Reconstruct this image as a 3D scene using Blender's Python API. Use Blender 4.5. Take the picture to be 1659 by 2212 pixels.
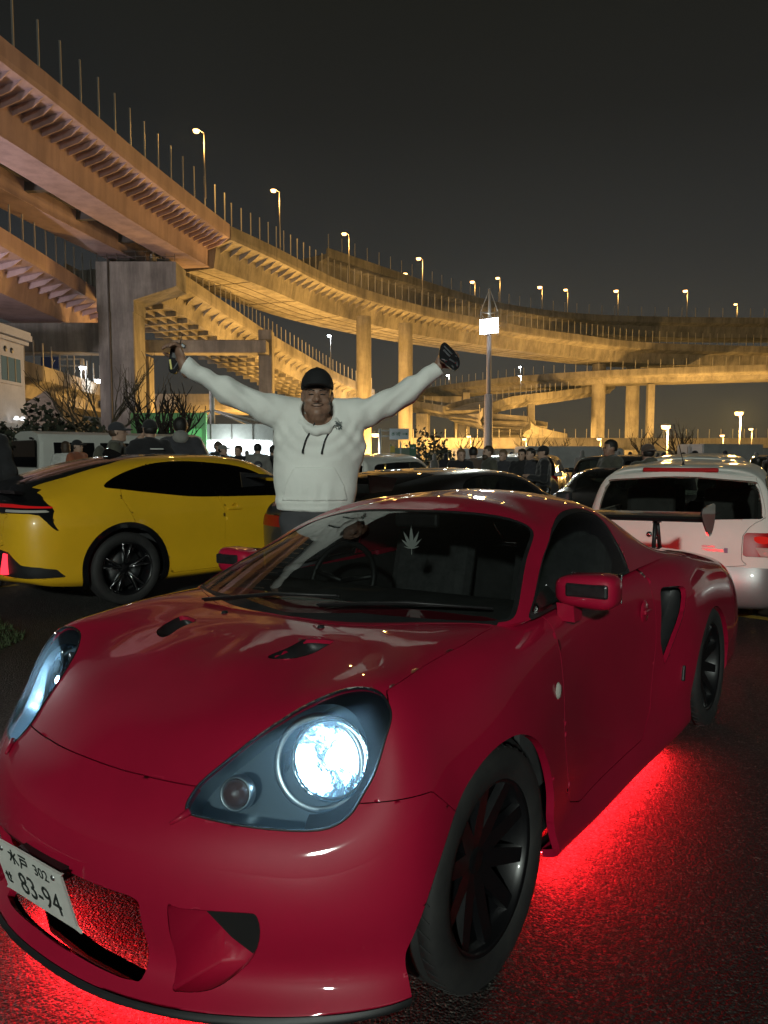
import bpy, bmesh, math, random
import numpy as np
from mathutils import Vector, Matrix, Euler

for o in list(bpy.data.objects): bpy.data.objects.remove(o)
SC = bpy.context.scene
COL = SC.collection
R = math.radians
rng = random.Random(7)

# ---------------------------------------------------------------- camera: phone held at chest height, tipped slightly down
CAM_H = 1.397
PITCH = math.atan(121/1598.5)
cam = bpy.data.cameras.new('camera'); CAM = bpy.data.objects.new('camera', cam); COL.objects.link(CAM)
CAM.location = (0, 0, CAM_H); CAM.rotation_euler = (math.pi/2-PITCH, 0, 0)
cam.sensor_fit = 'VERTICAL'; cam.sensor_height = 36; cam.lens = 36*1598.5/2212
cam.clip_start = .05; cam.clip_end = 3000
SC.camera = CAM

# ---------------------------------------------------------------- night sky: dark, warm town glow near the horizon
world = bpy.data.worlds.new('World'); SC.world = world; world.use_nodes = True
wn = world.node_tree; wn.nodes.clear()
w_out = wn.nodes.new('ShaderNodeOutputWorld'); w_bg = wn.nodes.new('ShaderNodeBackground')
w_tc = wn.nodes.new('ShaderNodeTexCoord'); w_sep = wn.nodes.new('ShaderNodeSeparateXYZ'); w_cr = wn.nodes.new('ShaderNodeValToRGB')
w_nz = wn.nodes.new('ShaderNodeTexNoise'); w_nz.inputs['Scale'].default_value = 2.2; w_nz.inputs['Detail'].default_value = 3
w_mp = wn.nodes.new('ShaderNodeMapRange'); w_mp.inputs[3].default_value = .82; w_mp.inputs[4].default_value = 1.18
w_mul = wn.nodes.new('ShaderNodeVectorMath'); w_mul.operation = 'SCALE'
cr = w_cr.color_ramp; cr.elements[0].position = 0.0; cr.elements[0].color = (.070, .056, .038, 1)
cr.elements[1].position = 1.0; cr.elements[1].color = (.0105, .0105, .0080, 1)
for p_, c_ in ((.06, (.062, .058, .050, 1)), (.14, (.052, .053, .052, 1)), (.25, (.031, .0335, .0350, 1)), (.40, (.0170, .0182, .0180, 1)), (.6, (.0120, .0126, .0096, 1))):
    e_ = cr.elements.new(p_); e_.color = c_
wn.links.new(w_tc.outputs['Generated'], w_sep.inputs[0]); wn.links.new(w_sep.outputs['Z'], w_cr.inputs[0])
wn.links.new(w_tc.outputs['Generated'], w_nz.inputs['Vector']); wn.links.new(w_nz.outputs['Fac'], w_mp.inputs[0])
wn.links.new(w_cr.outputs['Color'], w_mul.inputs[0]); wn.links.new(w_mp.outputs[0], w_mul.inputs['Scale'])
wn.links.new(w_mul.outputs[0], w_bg.inputs['Color']); w_bg.inputs['Strength'].default_value = .68
wn.links.new(w_bg.outputs[0], w_out.inputs['Surface'])

SC.view_settings.view_transform = 'Standard'; SC.view_settings.look = 'None'
SC.view_settings.exposure = 0.0; SC.view_settings.gamma = 1.0; SC.view_settings.use_curve_mapping = False
SC.render.engine = 'CYCLES'
SC.cycles.use_denoising = True
try: SC.cycles.denoiser = 'OPENIMAGEDENOISE'
except Exception: pass
SC.cycles.max_bounces = 8; SC.cycles.transparent_max_bounces = 16; SC.cycles.glossy_bounces = 4; SC.cycles.diffuse_bounces = 3
SC.cycles.sample_clamp_indirect = 4.0; SC.cycles.caustics_reflective = False; SC.cycles.caustics_refractive = False
# ---------------------------------------------------------------- materials (all procedural)
M = {}
def mat(name, col=(.5,.5,.5), rough=.6, metal=0.0, coat=0.0, coat_rough=.04, spec=.5, emit=None, estr=0.0,
        var=0.0, vscale=4.0, bump=0.0, bscale=60.0, rvar=0.0, col2=None, alpha=1.0, detail=6.0, trans=0.0, ior=1.5, bdist=.01, sheen=0.0):
    if name in M: return M[name]
    m = bpy.data.materials.new(name); m.use_nodes = True; nt = m.node_tree; b = nt.nodes['Principled BSDF']
    b.inputs['Base Color'].default_value = (*col, 1); b.inputs['Roughness'].default_value = rough; b.inputs['Metallic'].default_value = metal
    b.inputs['Coat Weight'].default_value = coat; b.inputs['Coat Roughness'].default_value = coat_rough
    b.inputs['Specular IOR Level'].default_value = spec; b.inputs['Alpha'].default_value = alpha
    b.inputs['Transmission Weight'].default_value = trans; b.inputs['IOR'].default_value = ior; b.inputs['Sheen Weight'].default_value = sheen
    if emit is not None:
        b.inputs['Emission Color'].default_value = (*emit, 1); b.inputs['Emission Strength'].default_value = estr
    tc = None
    if var or bump or rvar or col2:
        tc = nt.nodes.new('ShaderNodeTexCoord')
    if var or col2 or rvar:
        n = nt.nodes.new('ShaderNodeTexNoise'); n.inputs['Scale'].default_value = vscale; n.inputs['Detail'].default_value = detail; n.inputs['Roughness'].default_value = .62
        nt.links.new(tc.outputs['Object'], n.inputs['Vector'])
        if var or col2:
            r = nt.nodes.new('ShaderNodeValToRGB'); c2 = col2 or tuple(c*(1-var) for c in col)
            c1 = col if col2 else tuple(min(1, c*(1+var*.6)) for c in col)
            r.color_ramp.elements[0].position = .36; r.color_ramp.elements[0].color = (*c2, 1)
            r.color_ramp.elements[1].position = .64; r.color_ramp.elements[1].color = (*c1, 1)
            nt.links.new(n.outputs['Fac'], r.inputs[0]); nt.links.new(r.outputs[0], b.inputs['Base Color'])
        if rvar:
            mr = nt.nodes.new('ShaderNodeMapRange'); mr.inputs[1].default_value = .3; mr.inputs[2].default_value = .7
            mr.inputs[3].default_value = max(.02, rough-rvar); mr.inputs[4].default_value = min(1, rough+rvar)
            nt.links.new(n.outputs['Fac'], mr.inputs[0]); nt.links.new(mr.outputs[0], b.inputs['Roughness'])
    if bump:
        n2 = nt.nodes.new('ShaderNodeTexNoise'); n2.inputs['Scale'].default_value = bscale; n2.inputs['Detail'].default_value = 4
        nt.links.new(tc.outputs['Object'], n2.inputs['Vector'])
        bp = nt.nodes.new('ShaderNodeBump'); bp.inputs['Strength'].default_value = bump; bp.inputs['Distance'].default_value = bdist
        nt.links.new(n2.outputs['Fac'], bp.inputs['Height']); nt.links.new(bp.outputs[0], b.inputs['Normal'])
    M[name] = m; return m

def two_sided_fresnel(nt, ior):
    g = nt.nodes.new('ShaderNodeNewGeometry'); m_ = nt.nodes.new('ShaderNodeMapRange'); m_.inputs[3].default_value = ior; m_.inputs[4].default_value = 1/ior
    f = nt.nodes.new('ShaderNodeFresnel'); nt.links.new(g.outputs['Backfacing'], m_.inputs[0]); nt.links.new(m_.outputs[0], f.inputs[0]); return f
def glass(name, tint=(.35,.38,.36), refl=1.0, rough=.02, ior=1.5):
    """window glass: Fresnel reflection over tinted see-through"""
    if name in M: return M[name]
    m = bpy.data.materials.new(name); m.use_nodes = True; nt = m.node_tree; nt.nodes.clear()
    out = nt.nodes.new('ShaderNodeOutputMaterial'); mix = nt.nodes.new('ShaderNodeMixShader')
    t = nt.nodes.new('ShaderNodeBsdfTransparent'); t.inputs[0].default_value = (*tint, 1)
    g = nt.nodes.new('ShaderNodeBsdfGlossy'); g.inputs['Roughness'].default_value = rough; g.inputs[0].default_value = (refl, refl, refl, 1)
    f = two_sided_fresnel(nt, ior)
    nt.links.new(f.outputs[0], mix.inputs[0]); nt.links.new(t.outputs[0], mix.inputs[1]); nt.links.new(g.outputs[0], mix.inputs[2])
    nt.links.new(mix.outputs[0], out.inputs[0]); M[name] = m; return m

def emis(name, col, s):
    if name in M: return M[name]
    m = bpy.data.materials.new(name); m.use_nodes = True; nt = m.node_tree; nt.nodes.clear()
    out = nt.nodes.new('ShaderNodeOutputMaterial'); e = nt.nodes.new('ShaderNodeEmission'); e.inputs[0].default_value = (*col, 1); e.inputs[1].default_value = s
    nt.links.new(e.outputs[0], out.inputs[0]); M[name] = m; return m

# ---------------------------------------------------------------- objects
def link(o, parent=None):
    COL.objects.link(o)
    if parent is not None: o.parent = parent
    return o
def tag(o, label=None, cat=None, group=None, kind=None):
    if label: o['label'] = label
    if cat: o['category'] = cat
    if group: o['group'] = group
    if kind: o['kind'] = kind
    return o
def empty(name, loc=(0,0,0), rz=0.0, parent=None):
    o = bpy.data.objects.new(name, None); link(o, parent); o.location = loc; o.rotation_euler = (0, 0, rz); o.empty_display_size = .2; return o
def thing(name, label, cat, loc=(0,0,0), rz=0.0, group=None):
    return tag(empty(name, loc, rz), label, cat, group)
def mesh_obj(name, V, F, m=None, parent=None, smooth=True, sharp=None, mats=None, fm=None):
    me = bpy.data.meshes.new(name); me.from_pydata([tuple(map(float, v)) for v in V], [], [tuple(int(i) for i in f) for f in F])
    if mats:
        for x in mats: me.materials.append(x)
        if fm is not None: me.polygons.foreach_set('material_index', np.asarray(fm, dtype=np.int32))
    elif m is not None: me.materials.append(m)
    me.polygons.foreach_set('use_smooth', np.full(len(me.polygons), bool(smooth)))
    if sharp:
        es = np.zeros(len(me.edges), bool)
        ev = np.zeros(len(me.edges)*2, np.int32); me.edges.foreach_get('vertices', ev); ev = ev.reshape(-1, 2)
        es = np.array([(min(a, b), max(a, b)) in sharp for a, b in ev], bool)
        a = me.attributes.new('sharp_edge', 'BOOLEAN', 'EDGE'); a.data.foreach_set('value', es)
    me.update()
    return link(bpy.data.objects.new(name, me), parent)

class MB:
    """collects boxes, bars, tubes and lathes into one mesh"""
    def __init__(s): s.V = []; s.F = []; s.S = []; s.mi = []; s.cm = 0
    def add(s, V, F, smooth=False):
        n = len(s.V); s.V += [tuple(map(float, v)) for v in V]; s.F += [tuple(n+i for i in f) for f in F]; s.S += [smooth]*len(F); s.mi += [s.cm]*len(F); return s
    def box(s, c, d, rz=0.0, rot=None, bev=0.0):
        x, y, z = [k/2 for k in d]
        if bev:
            bm = bmesh.new(); bmesh.ops.create_cube(bm, size=1.0)
            for v in bm.verts: v.co = Vector((v.co.x*d[0], v.co.y*d[1], v.co.z*d[2]))
            bmesh.ops.bevel(bm, geom=bm.edges[:], offset=min(bev, min(d)*.45), segments=2, affect='EDGES', profile=.5)
            bm.verts.index_update(); P = [v.co.copy() for v in bm.verts]; F = [tuple(v.index for v in f.verts) for f in bm.faces]; bm.free()
        else:
            P = [Vector(p) for p in ((-x,-y,-z),(x,-y,-z),(x,y,-z),(-x,y,-z),(-x,-y,z),(x,-y,z),(x,y,z),(-x,y,z))]
            F = [(0,3,2,1),(4,5,6,7),(0,1,5,4),(1,2,6,5),(2,3,7,6),(3,0,4,7)]
        m = rot if rot is not None else Matrix.Rotation(rz, 3, 'Z')
        return s.add([m@p+Vector(c) for p in P], F, False)
    def tube(s, pts, r, n=8, caps=True, smooth=True):
        pts = [Vector(p) for p in pts]; rs = r if hasattr(r, '__len__') else [r]*len(pts); V = []; up = None
        for i, p in enumerate(pts):
            t = (pts[min(i+1, len(pts)-1)]-pts[max(i-1, 0)])
            t = t.normalized() if t.length > 1e-9 else Vector((0,0,1))
            if up is None: up = t.orthogonal().normalized()
            else:
                up = up-t*up.dot(t); up = up.normalized() if up.length > 1e-6 else t.orthogonal().normalized()
            w = t.cross(up)
            for k in range(n):
                a = 2*math.pi*k/n; V.append(p+(up*math.cos(a)+w*math.sin(a))*rs[i])
        F = [(i*n+k, i*n+(k+1) % n, (i+1)*n+(k+1) % n, (i+1)*n+k) for i in range(len(pts)-1) for k in range(n)]
        s.add(V, F, smooth)
        if caps:
            m = len(s.V)-len(V); s.F.append(tuple(m+k for k in reversed(range(n)))); s.F.append(tuple(m+len(V)-n+k for k in range(n))); s.S += [False]*2; s.mi += [s.cm]*2
        return s
    def lathe(s, prof, n=32, axis='Y', c=(0,0,0), smooth=True, close=False):
        V = []
        for r, h in prof:
            for k in range(n):
                a = 2*math.pi*k/n; u, w = r*math.cos(a), r*math.sin(a)
                p = {'Y': (u, h, w), 'Z': (u, w, h), 'X': (h, u, w)}[axis]; V.append((p[0]+c[0], p[1]+c[1], p[2]+c[2]))
        F = []
        P = len(prof)
        for i in range(P if close else P-1):
            j = (i+1) % P
            for k in range(n):
                q = (i*n+k, i*n+(k+1) % n, j*n+(k+1) % n, j*n+k)
                F.append(q if axis != 'Y' else q[::-1])
        return s.add(V, F, smooth)
    def prism(s, poly, a, b, plane='xz', smooth=False):
        """poly outline extruded from a to b along the third axis"""
        f = {'xz': lambda u, v, h: (u, h, v), 'xy': lambda u, v, h: (u, v, h), 'yz': lambda u, v, h: (h, u, v)}[plane]
        n = len(poly); V = [f(u, v, a) for u, v in poly]+[f(u, v, b) for u, v in poly]
        F = [tuple(range(n)), tuple(range(2*n-1, n-1, -1))]+[(i, n+i, n+(i+1) % n, (i+1) % n) for i in range(n)]
        return s.add(V, F, smooth)
    def build(s, name, m=None, parent=None, mats=None, loc=None):
        me = bpy.data.meshes.new(name); me.from_pydata(s.V, [], s.F)
        for x in (mats or ([m] if m else [])): me.materials.append(x)
        me.polygons.foreach_set('use_smooth', np.array(s.S, bool))
        if mats: me.polygons.foreach_set('material_index', np.array(s.mi, np.int32))
        me.update(); o = link(bpy.data.objects.new(name, me), parent)
        if loc is not None: o.location = loc
        return o
def fix_normals(o):
    bm = bmesh.new(); bm.from_mesh(o.data); bmesh.ops.recalc_face_normals(bm, faces=bm.faces[:]); bm.to_mesh(o.data); bm.free(); return o
def copy_tree(o, parent=None):
    c = o.copy(); COL.objects.link(c)
    if parent is not None: c.parent = parent
    for ch in list(o.children): copy_tree(ch, c)
    return c
def text_mesh(name, body, size, m, parent, mat4, extrude=.0006, align='CENTER'):
    """flat lettering turned into a mesh"""
    cu = bpy.data.curves.new(name, 'FONT'); cu.body = body; cu.size = size; cu.align_x = align; cu.align_y = 'CENTER'; cu.extrude = extrude; cu.resolution_u = 3
    t = bpy.data.objects.new(name, cu); COL.objects.link(t)
    dg = bpy.context.evaluated_depsgraph_get(); me = bpy.data.meshes.new_from_object(t.evaluated_get(dg)); bpy.data.objects.remove(t); bpy.data.curves.remove(cu)
    me.name = name; me.materials.clear(); me.materials.append(m)
    o = link(bpy.data.objects.new(name, me), parent); o.matrix_local = mat4; return o
def frame4(o, x, y, z):
    m = Matrix.Identity(4)
    for i in range(3): m[i][0] = x[i]; m[i][1] = y[i]; m[i][2] = z[i]; m[i][3] = o[i]
    return m
def lamp(name, loc, col, watts, size=.3, parent=None, kind='POINT', rot=None, spot=None, blend=.5):
    l = bpy.data.lights.new(name, kind); l.color = col; l.energy = watts
    if kind == 'AREA': l.size = size if not hasattr(size, '__len__') else size[0]
    else: l.shadow_soft_size = size
    if kind == 'AREA' and hasattr(size, '__len__'): l.shape = 'RECTANGLE'; l.size_y = size[1]
    if kind == 'SPOT': l.spot_size = spot or R(120); l.spot_blend = blend
    o = bpy.data.objects.new(name, l); link(o, parent); o.location = loc
    if rot is not None: o.rotation_euler = rot
    return o

# ---------------------------------------------------------------- implicit bodies (people): blended capsules turned into one skin
def seg_d(p, a, b, ra, rb):
    a = np.array(a, float); b = np.array(b, float); e = b-a; t = np.clip(((p-a)@e)/max(e@e, 1e-12), 0, 1)
    return np.linalg.norm(p-a-t[..., None]*e, axis=-1)-(ra+(rb-ra)*t)
def ell_d(p, c, r, rot=None):
    q = p-np.array(c, float)
    if rot is not None: q = q@np.array(rot)
    r = np.array(r, float); k0 = np.linalg.norm(q/r, axis=-1); k1 = np.linalg.norm(q/(r*r), axis=-1)
    return k0*(k0-1)/np.maximum(k1, 1e-9)
def smin(a, b, k):
    h = np.clip(.5+.5*(b-a)/k, 0, 1); return b+(a-b)*h-k*h*(1-h)
def surface_nets(f, lo, hi, res):
    """grid the field f and return a smooth closed quad mesh of its zero set"""
    lo = np.array(lo, float); n = np.ceil((np.array(hi)-lo)/res).astype(int)+1
    ax = [lo[i]+np.arange(n[i])*res for i in range(3)]
    P = np.stack(np.meshgrid(*ax, indexing='ij'), -1); D = f(P.reshape(-1, 3)).reshape(n)
    S = D < 0; c = [slice(0, -1), slice(1, None)]
    cnt = np.zeros(n-1); acc = np.zeros((*(n-1), 3))
    offs = [(i, j, k) for i in (0, 1) for j in (0, 1) for k in (0, 1)]
    base = np.stack(np.meshgrid(*[np.arange(m-1) for m in n], indexing='ij'), -1).astype(float)
    for o1 in offs:
        for a in range(3):
            if o1[a]: continue
            o2 = list(o1); o2[a] = 1
            d1 = D[tuple(c[i] for i in o1)]; d2 = D[tuple(c[i] for i in o2)]; x = (d1 < 0) != (d2 < 0)
            t = np.where(x, d1/np.where(d1 == d2, 1, d1-d2), 0)
            q = np.zeros((*t.shape, 3)); q[...] = o1; q[..., a] = t
            acc += np.where(x[..., None], q, 0); cnt += x
    on = cnt > 0; idx = np.full(on.shape, -1); idx[on] = np.arange(on.sum())
    V = lo+(base[on]+acc[on]/cnt[on][:, None])*res; F = []
    for a in range(3):
        b, d = (a+1) % 3, (a+2) % 3
        s0 = [slice(None)]*3; s1 = [slice(None)]*3; s0[a] = slice(0, -1); s1[a] = slice(1, None)
        x = S[tuple(s0)] != S[tuple(s1)]; I = np.argwhere(x); I = I[(I[:, b] > 0) & (I[:, d] > 0) & (I[:, b] < n[b]-1) & (I[:, d] < n[d]-1)]
        e = np.eye(3, dtype=int); q = [I-e[b]-e[d], I-e[d], I, I-e[b]]
        Q = np.stack([idx[tuple(k.T)] for k in q], 1); flip = ~S[tuple(I.T)]
        Q[flip] = Q[flip][:, ::-1]; F.append(Q)
    F = np.concatenate(F); F = F[(F >= 0).all(1)]
    return V, F
# paints and common materials
mat('red_paint', (.37,.005,.033), rough=.5, metal=0.0, spec=.25, coat=1.0, coat_rough=.03, var=.10, vscale=2.0, bump=.02, bscale=380, bdist=.002)
mat('yellow_paint', (.82,.46,.014), rough=.4, coat=1.0, coat_rough=.04, var=.06, vscale=2, bump=.015, bscale=300, bdist=.002)
mat('white_paint', (.68,.68,.63), rough=.5, spec=.2, coat=.35, coat_rough=.05, var=.05, vscale=3)
mat('silver_paint', (.26,.26,.26), rough=.42, metal=.5, coat=.4)
mat('black_paint', (.008,.008,.009), rough=.25, coat=1.0, coat_rough=.03)
mat('grey_paint', (.03,.032,.035), rough=.3, coat=1.0, coat_rough=.04)
mat('black_gloss', (.006,.006,.007), rough=.12, coat=.6)
mat('black_plastic', (.014,.014,.015), rough=.5, var=.3, vscale=14, bump=.08, bscale=300, bdist=.002)
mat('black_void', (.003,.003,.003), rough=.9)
mat('rubber', (.012,.012,.013), rough=.75, col2=(.024,.023,.022), vscale=9, bump=.15, bscale=120, bdist=.002)
mat('carbon', (.018,.018,.019), rough=.28, coat=.6, var=.4, vscale=60)
mat('interior', (.035,.035,.036), rough=.8, var=.3, vscale=10)
mat('seat_cloth', (.06,.06,.062), rough=.9, var=.3, vscale=20, bump=.2, bscale=200, bdist=.003)
mat('chrome', (.75,.77,.78), rough=.12, metal=1.0)
mat('satin_metal', (.45,.46,.47), rough=.35, metal=1.0)
mat('reflector', (.62,.72,.80), rough=.13, metal=1.0, bump=.6, bscale=15, bdist=.010)
mat('lamp_housing', (.26,.31,.35), rough=.3, metal=.5, bump=.1, bscale=18)
mat('wheel_black', (.004,.004,.005), rough=.36, coat=.25)
mat('alloy', (.62,.62,.63), rough=.25, metal=1.0)
mat('plate_white', (.62,.62,.58), rough=.5, var=.08, vscale=14)
mat('plate_green', (.012,.05,.03), rough=.5)
mat('ink', (.014,.022,.02), rough=.6)
mat('red_lens', (.30,.004,.006), rough=.35, spec=.3, coat=.25)
mat('clear_lens_part', (.45,.42,.38), rough=.15, coat=1.0, bump=.3, bscale=120)
mat('amber_dark', (.10,.035,.02), rough=.3, coat=.4, bump=.6, bscale=140, bdist=.003)
glass('car_glass', (.40,.44,.42)); glass('wagon_glass', (.66,.68,.64)); glass('dark_glass', (.035,.04,.045)); glass('shield_glass', (.50,.53,.52), 1.0, .015)
emis('led_red', (1.0, .010, .016), 560); emis('headlight_bulb', (.46, .76, 1.0), 125)
emis('tail_glow', (1.0, .02, .02), 75.0)
# hazy headlamp lens
def lens_mat():
    m = bpy.data.materials.new('lamp_lens'); m.use_nodes = True; nt = m.node_tree; nt.nodes.clear()
    out = nt.nodes.new('ShaderNodeOutputMaterial'); a = nt.nodes.new('ShaderNodeMixShader'); b = nt.nodes.new('ShaderNodeMixShader')
    t = nt.nodes.new('ShaderNodeBsdfTransparent'); t.inputs[0].default_value = (.80, .90, .95, 1)
    d = nt.nodes.new('ShaderNodeBsdfTranslucent'); d.inputs[0].default_value = (.7, .85, .95, 1)
    g = nt.nodes.new('ShaderNodeBsdfGlossy'); g.inputs['Roughness'].default_value = .03
    f = two_sided_fresnel(nt, 1.5)
    a.inputs[0].default_value = .10
    nt.links.new(t.outputs[0], a.inputs[1]); nt.links.new(d.outputs[0], a.inputs[2])
    nt.links.new(f.outputs[0], b.inputs[0]); nt.links.new(a.outputs[0], b.inputs[1]); nt.links.new(g.outputs[0], b.inputs[2])
    nt.links.new(b.outputs[0], out.inputs[0]); M['lamp_lens'] = m
lens_mat()
# ---------------------------------------------------------------- spline surfaces and panel cutting (numpy only)
def nat_spline(t, P, q):
    """natural cubic spline through P (n,d) at knots t, evaluated at q"""
    t = np.asarray(t, float); P = np.asarray(P, float); n = len(t); h = np.diff(t)
    A = np.zeros((n, n)); B = np.zeros((n, P.shape[1])); A[0, 0] = A[-1, -1] = 1
    for i in range(1, n-1):
        A[i, i-1] = h[i-1]; A[i, i] = 2*(h[i-1]+h[i]); A[i, i+1] = h[i]
        B[i] = 6*((P[i+1]-P[i])/h[i]-(P[i]-P[i-1])/h[i-1])
    M = np.linalg.solve(A, B)
    k = np.clip(np.searchsorted(t, q, 'right')-1, 0, n-2)
    a = (t[k+1]-q)/h[k]; b = (q-t[k])/h[k]; a = a[:, None]; b = b[:, None]; hk = h[k][:, None]
    return a*P[k]+b*P[k+1]+((a**3-a)*M[k]+(b**3-b)*M[k+1])*hk*hk/6

def knots(P):
    d = np.linalg.norm(np.diff(P, axis=0), axis=-1).mean(axis=1)
    return np.concatenate([[0], np.cumsum(np.maximum(d, 1e-4)**0.6)])

def mirror_pad(P, front=True, back=False):
    """ghost sections mirrored across y=0 so the surface meets the mid plane squarely"""
    f = np.array([1, -1, 1.])
    parts = [P]
    if front: parts = [P[2:0:-1]*f]+parts
    if back: parts = parts+[P[-2:-4:-1]*f]
    return np.concatenate(parts), (2 if front else 0)

def net_surface(P, nu, nv, ends=(True, True), spine=True):
    """P[i][k] -> dense grid; returns V (Nu,Nv,3), U (Nu), W (Nv) in index units"""
    P = np.array(P, float); I, K = P.shape[:2]
    Q, o = mirror_pad(P, ends[0], ends[1])
    ti = knots(Q); U = np.linspace(0, I-1, nu)
    k0 = np.clip(np.floor(U).astype(int), 0, I-2); fr = U-k0
    q = ti[o+k0]*(1-fr)+ti[o+k0+1]*fr
    G = np.stack([nat_spline(ti, Q[:, k], q) for k in range(K)], 1)
    if ends[0]: G[0, :, 1] = 0
    if ends[1]: G[-1, :, 1] = 0
    T = np.swapaxes(G, 0, 1); W = np.linspace(0, K-1, nv)
    if spine:
        f = np.array([1, -1, 1.]); T = np.concatenate([T, T[-2:-4:-1]*f])
    tk = knots(T)
    k0 = np.clip(np.floor(W).astype(int), 0, K-2); fr = W-k0
    q = tk[k0]*(1-fr)+tk[k0+1]*fr
    R = np.stack([nat_spline(tk, T[:, i], q) for i in range(T.shape[1])], 0)
    if ends[0]: R[0, :, 1] = 0
    if ends[1]: R[-1, :, 1] = 0
    if spine: R[:, -1, 1] = 0
    return R, U, W

def poly_sd(poly, p):
    """signed distance (negative inside) of points p (n,2) to a closed polygon"""
    poly = np.asarray(poly, float); a = poly; b = np.roll(poly, -1, 0)
    d = np.full(len(p), 1e9); ins = np.zeros(len(p), bool)
    for (x0, y0), (x1, y1) in zip(a, b):
        e = np.array([x1-x0, y1-y0]); w = p-[x0, y0]
        t = np.clip((w@e)/max(e@e, 1e-12), 0, 1)
        d = np.minimum(d, np.linalg.norm(w-t[:, None]*e, axis=1))
        c = ((y0 > p[:, 1]) != (y1 > p[:, 1]))
        if abs(y1-y0) > 1e-12:
            ins ^= c & (p[:, 0] < (x1-x0)*(p[:, 1]-y0)/(y1-y0)+x0)
    return np.where(ins, -d, d)

def smooth_poly(poly, n=6, closed=True):
    """Catmull-Rom rounding of a traced outline"""
    p = np.asarray(poly, float); N = len(p); out = []
    for i in range(N if closed else N-1):
        if closed: a, b, c, d = p[i-1], p[i], p[(i+1) % N], p[(i+2) % N]
        else: a, b, c, d = p[max(i-1, 0)], p[i], p[i+1], p[min(i+2, N-1)]
        for s in np.linspace(0, 1, n, endpoint=False):
            out.append(.5*((2*b)+(c-a)*s+(2*a-5*b+4*c-d)*s*s+(3*b-a-3*c+d)*s**3))
    if not closed: out.append(p[-1])
    return np.array(out)

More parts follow.
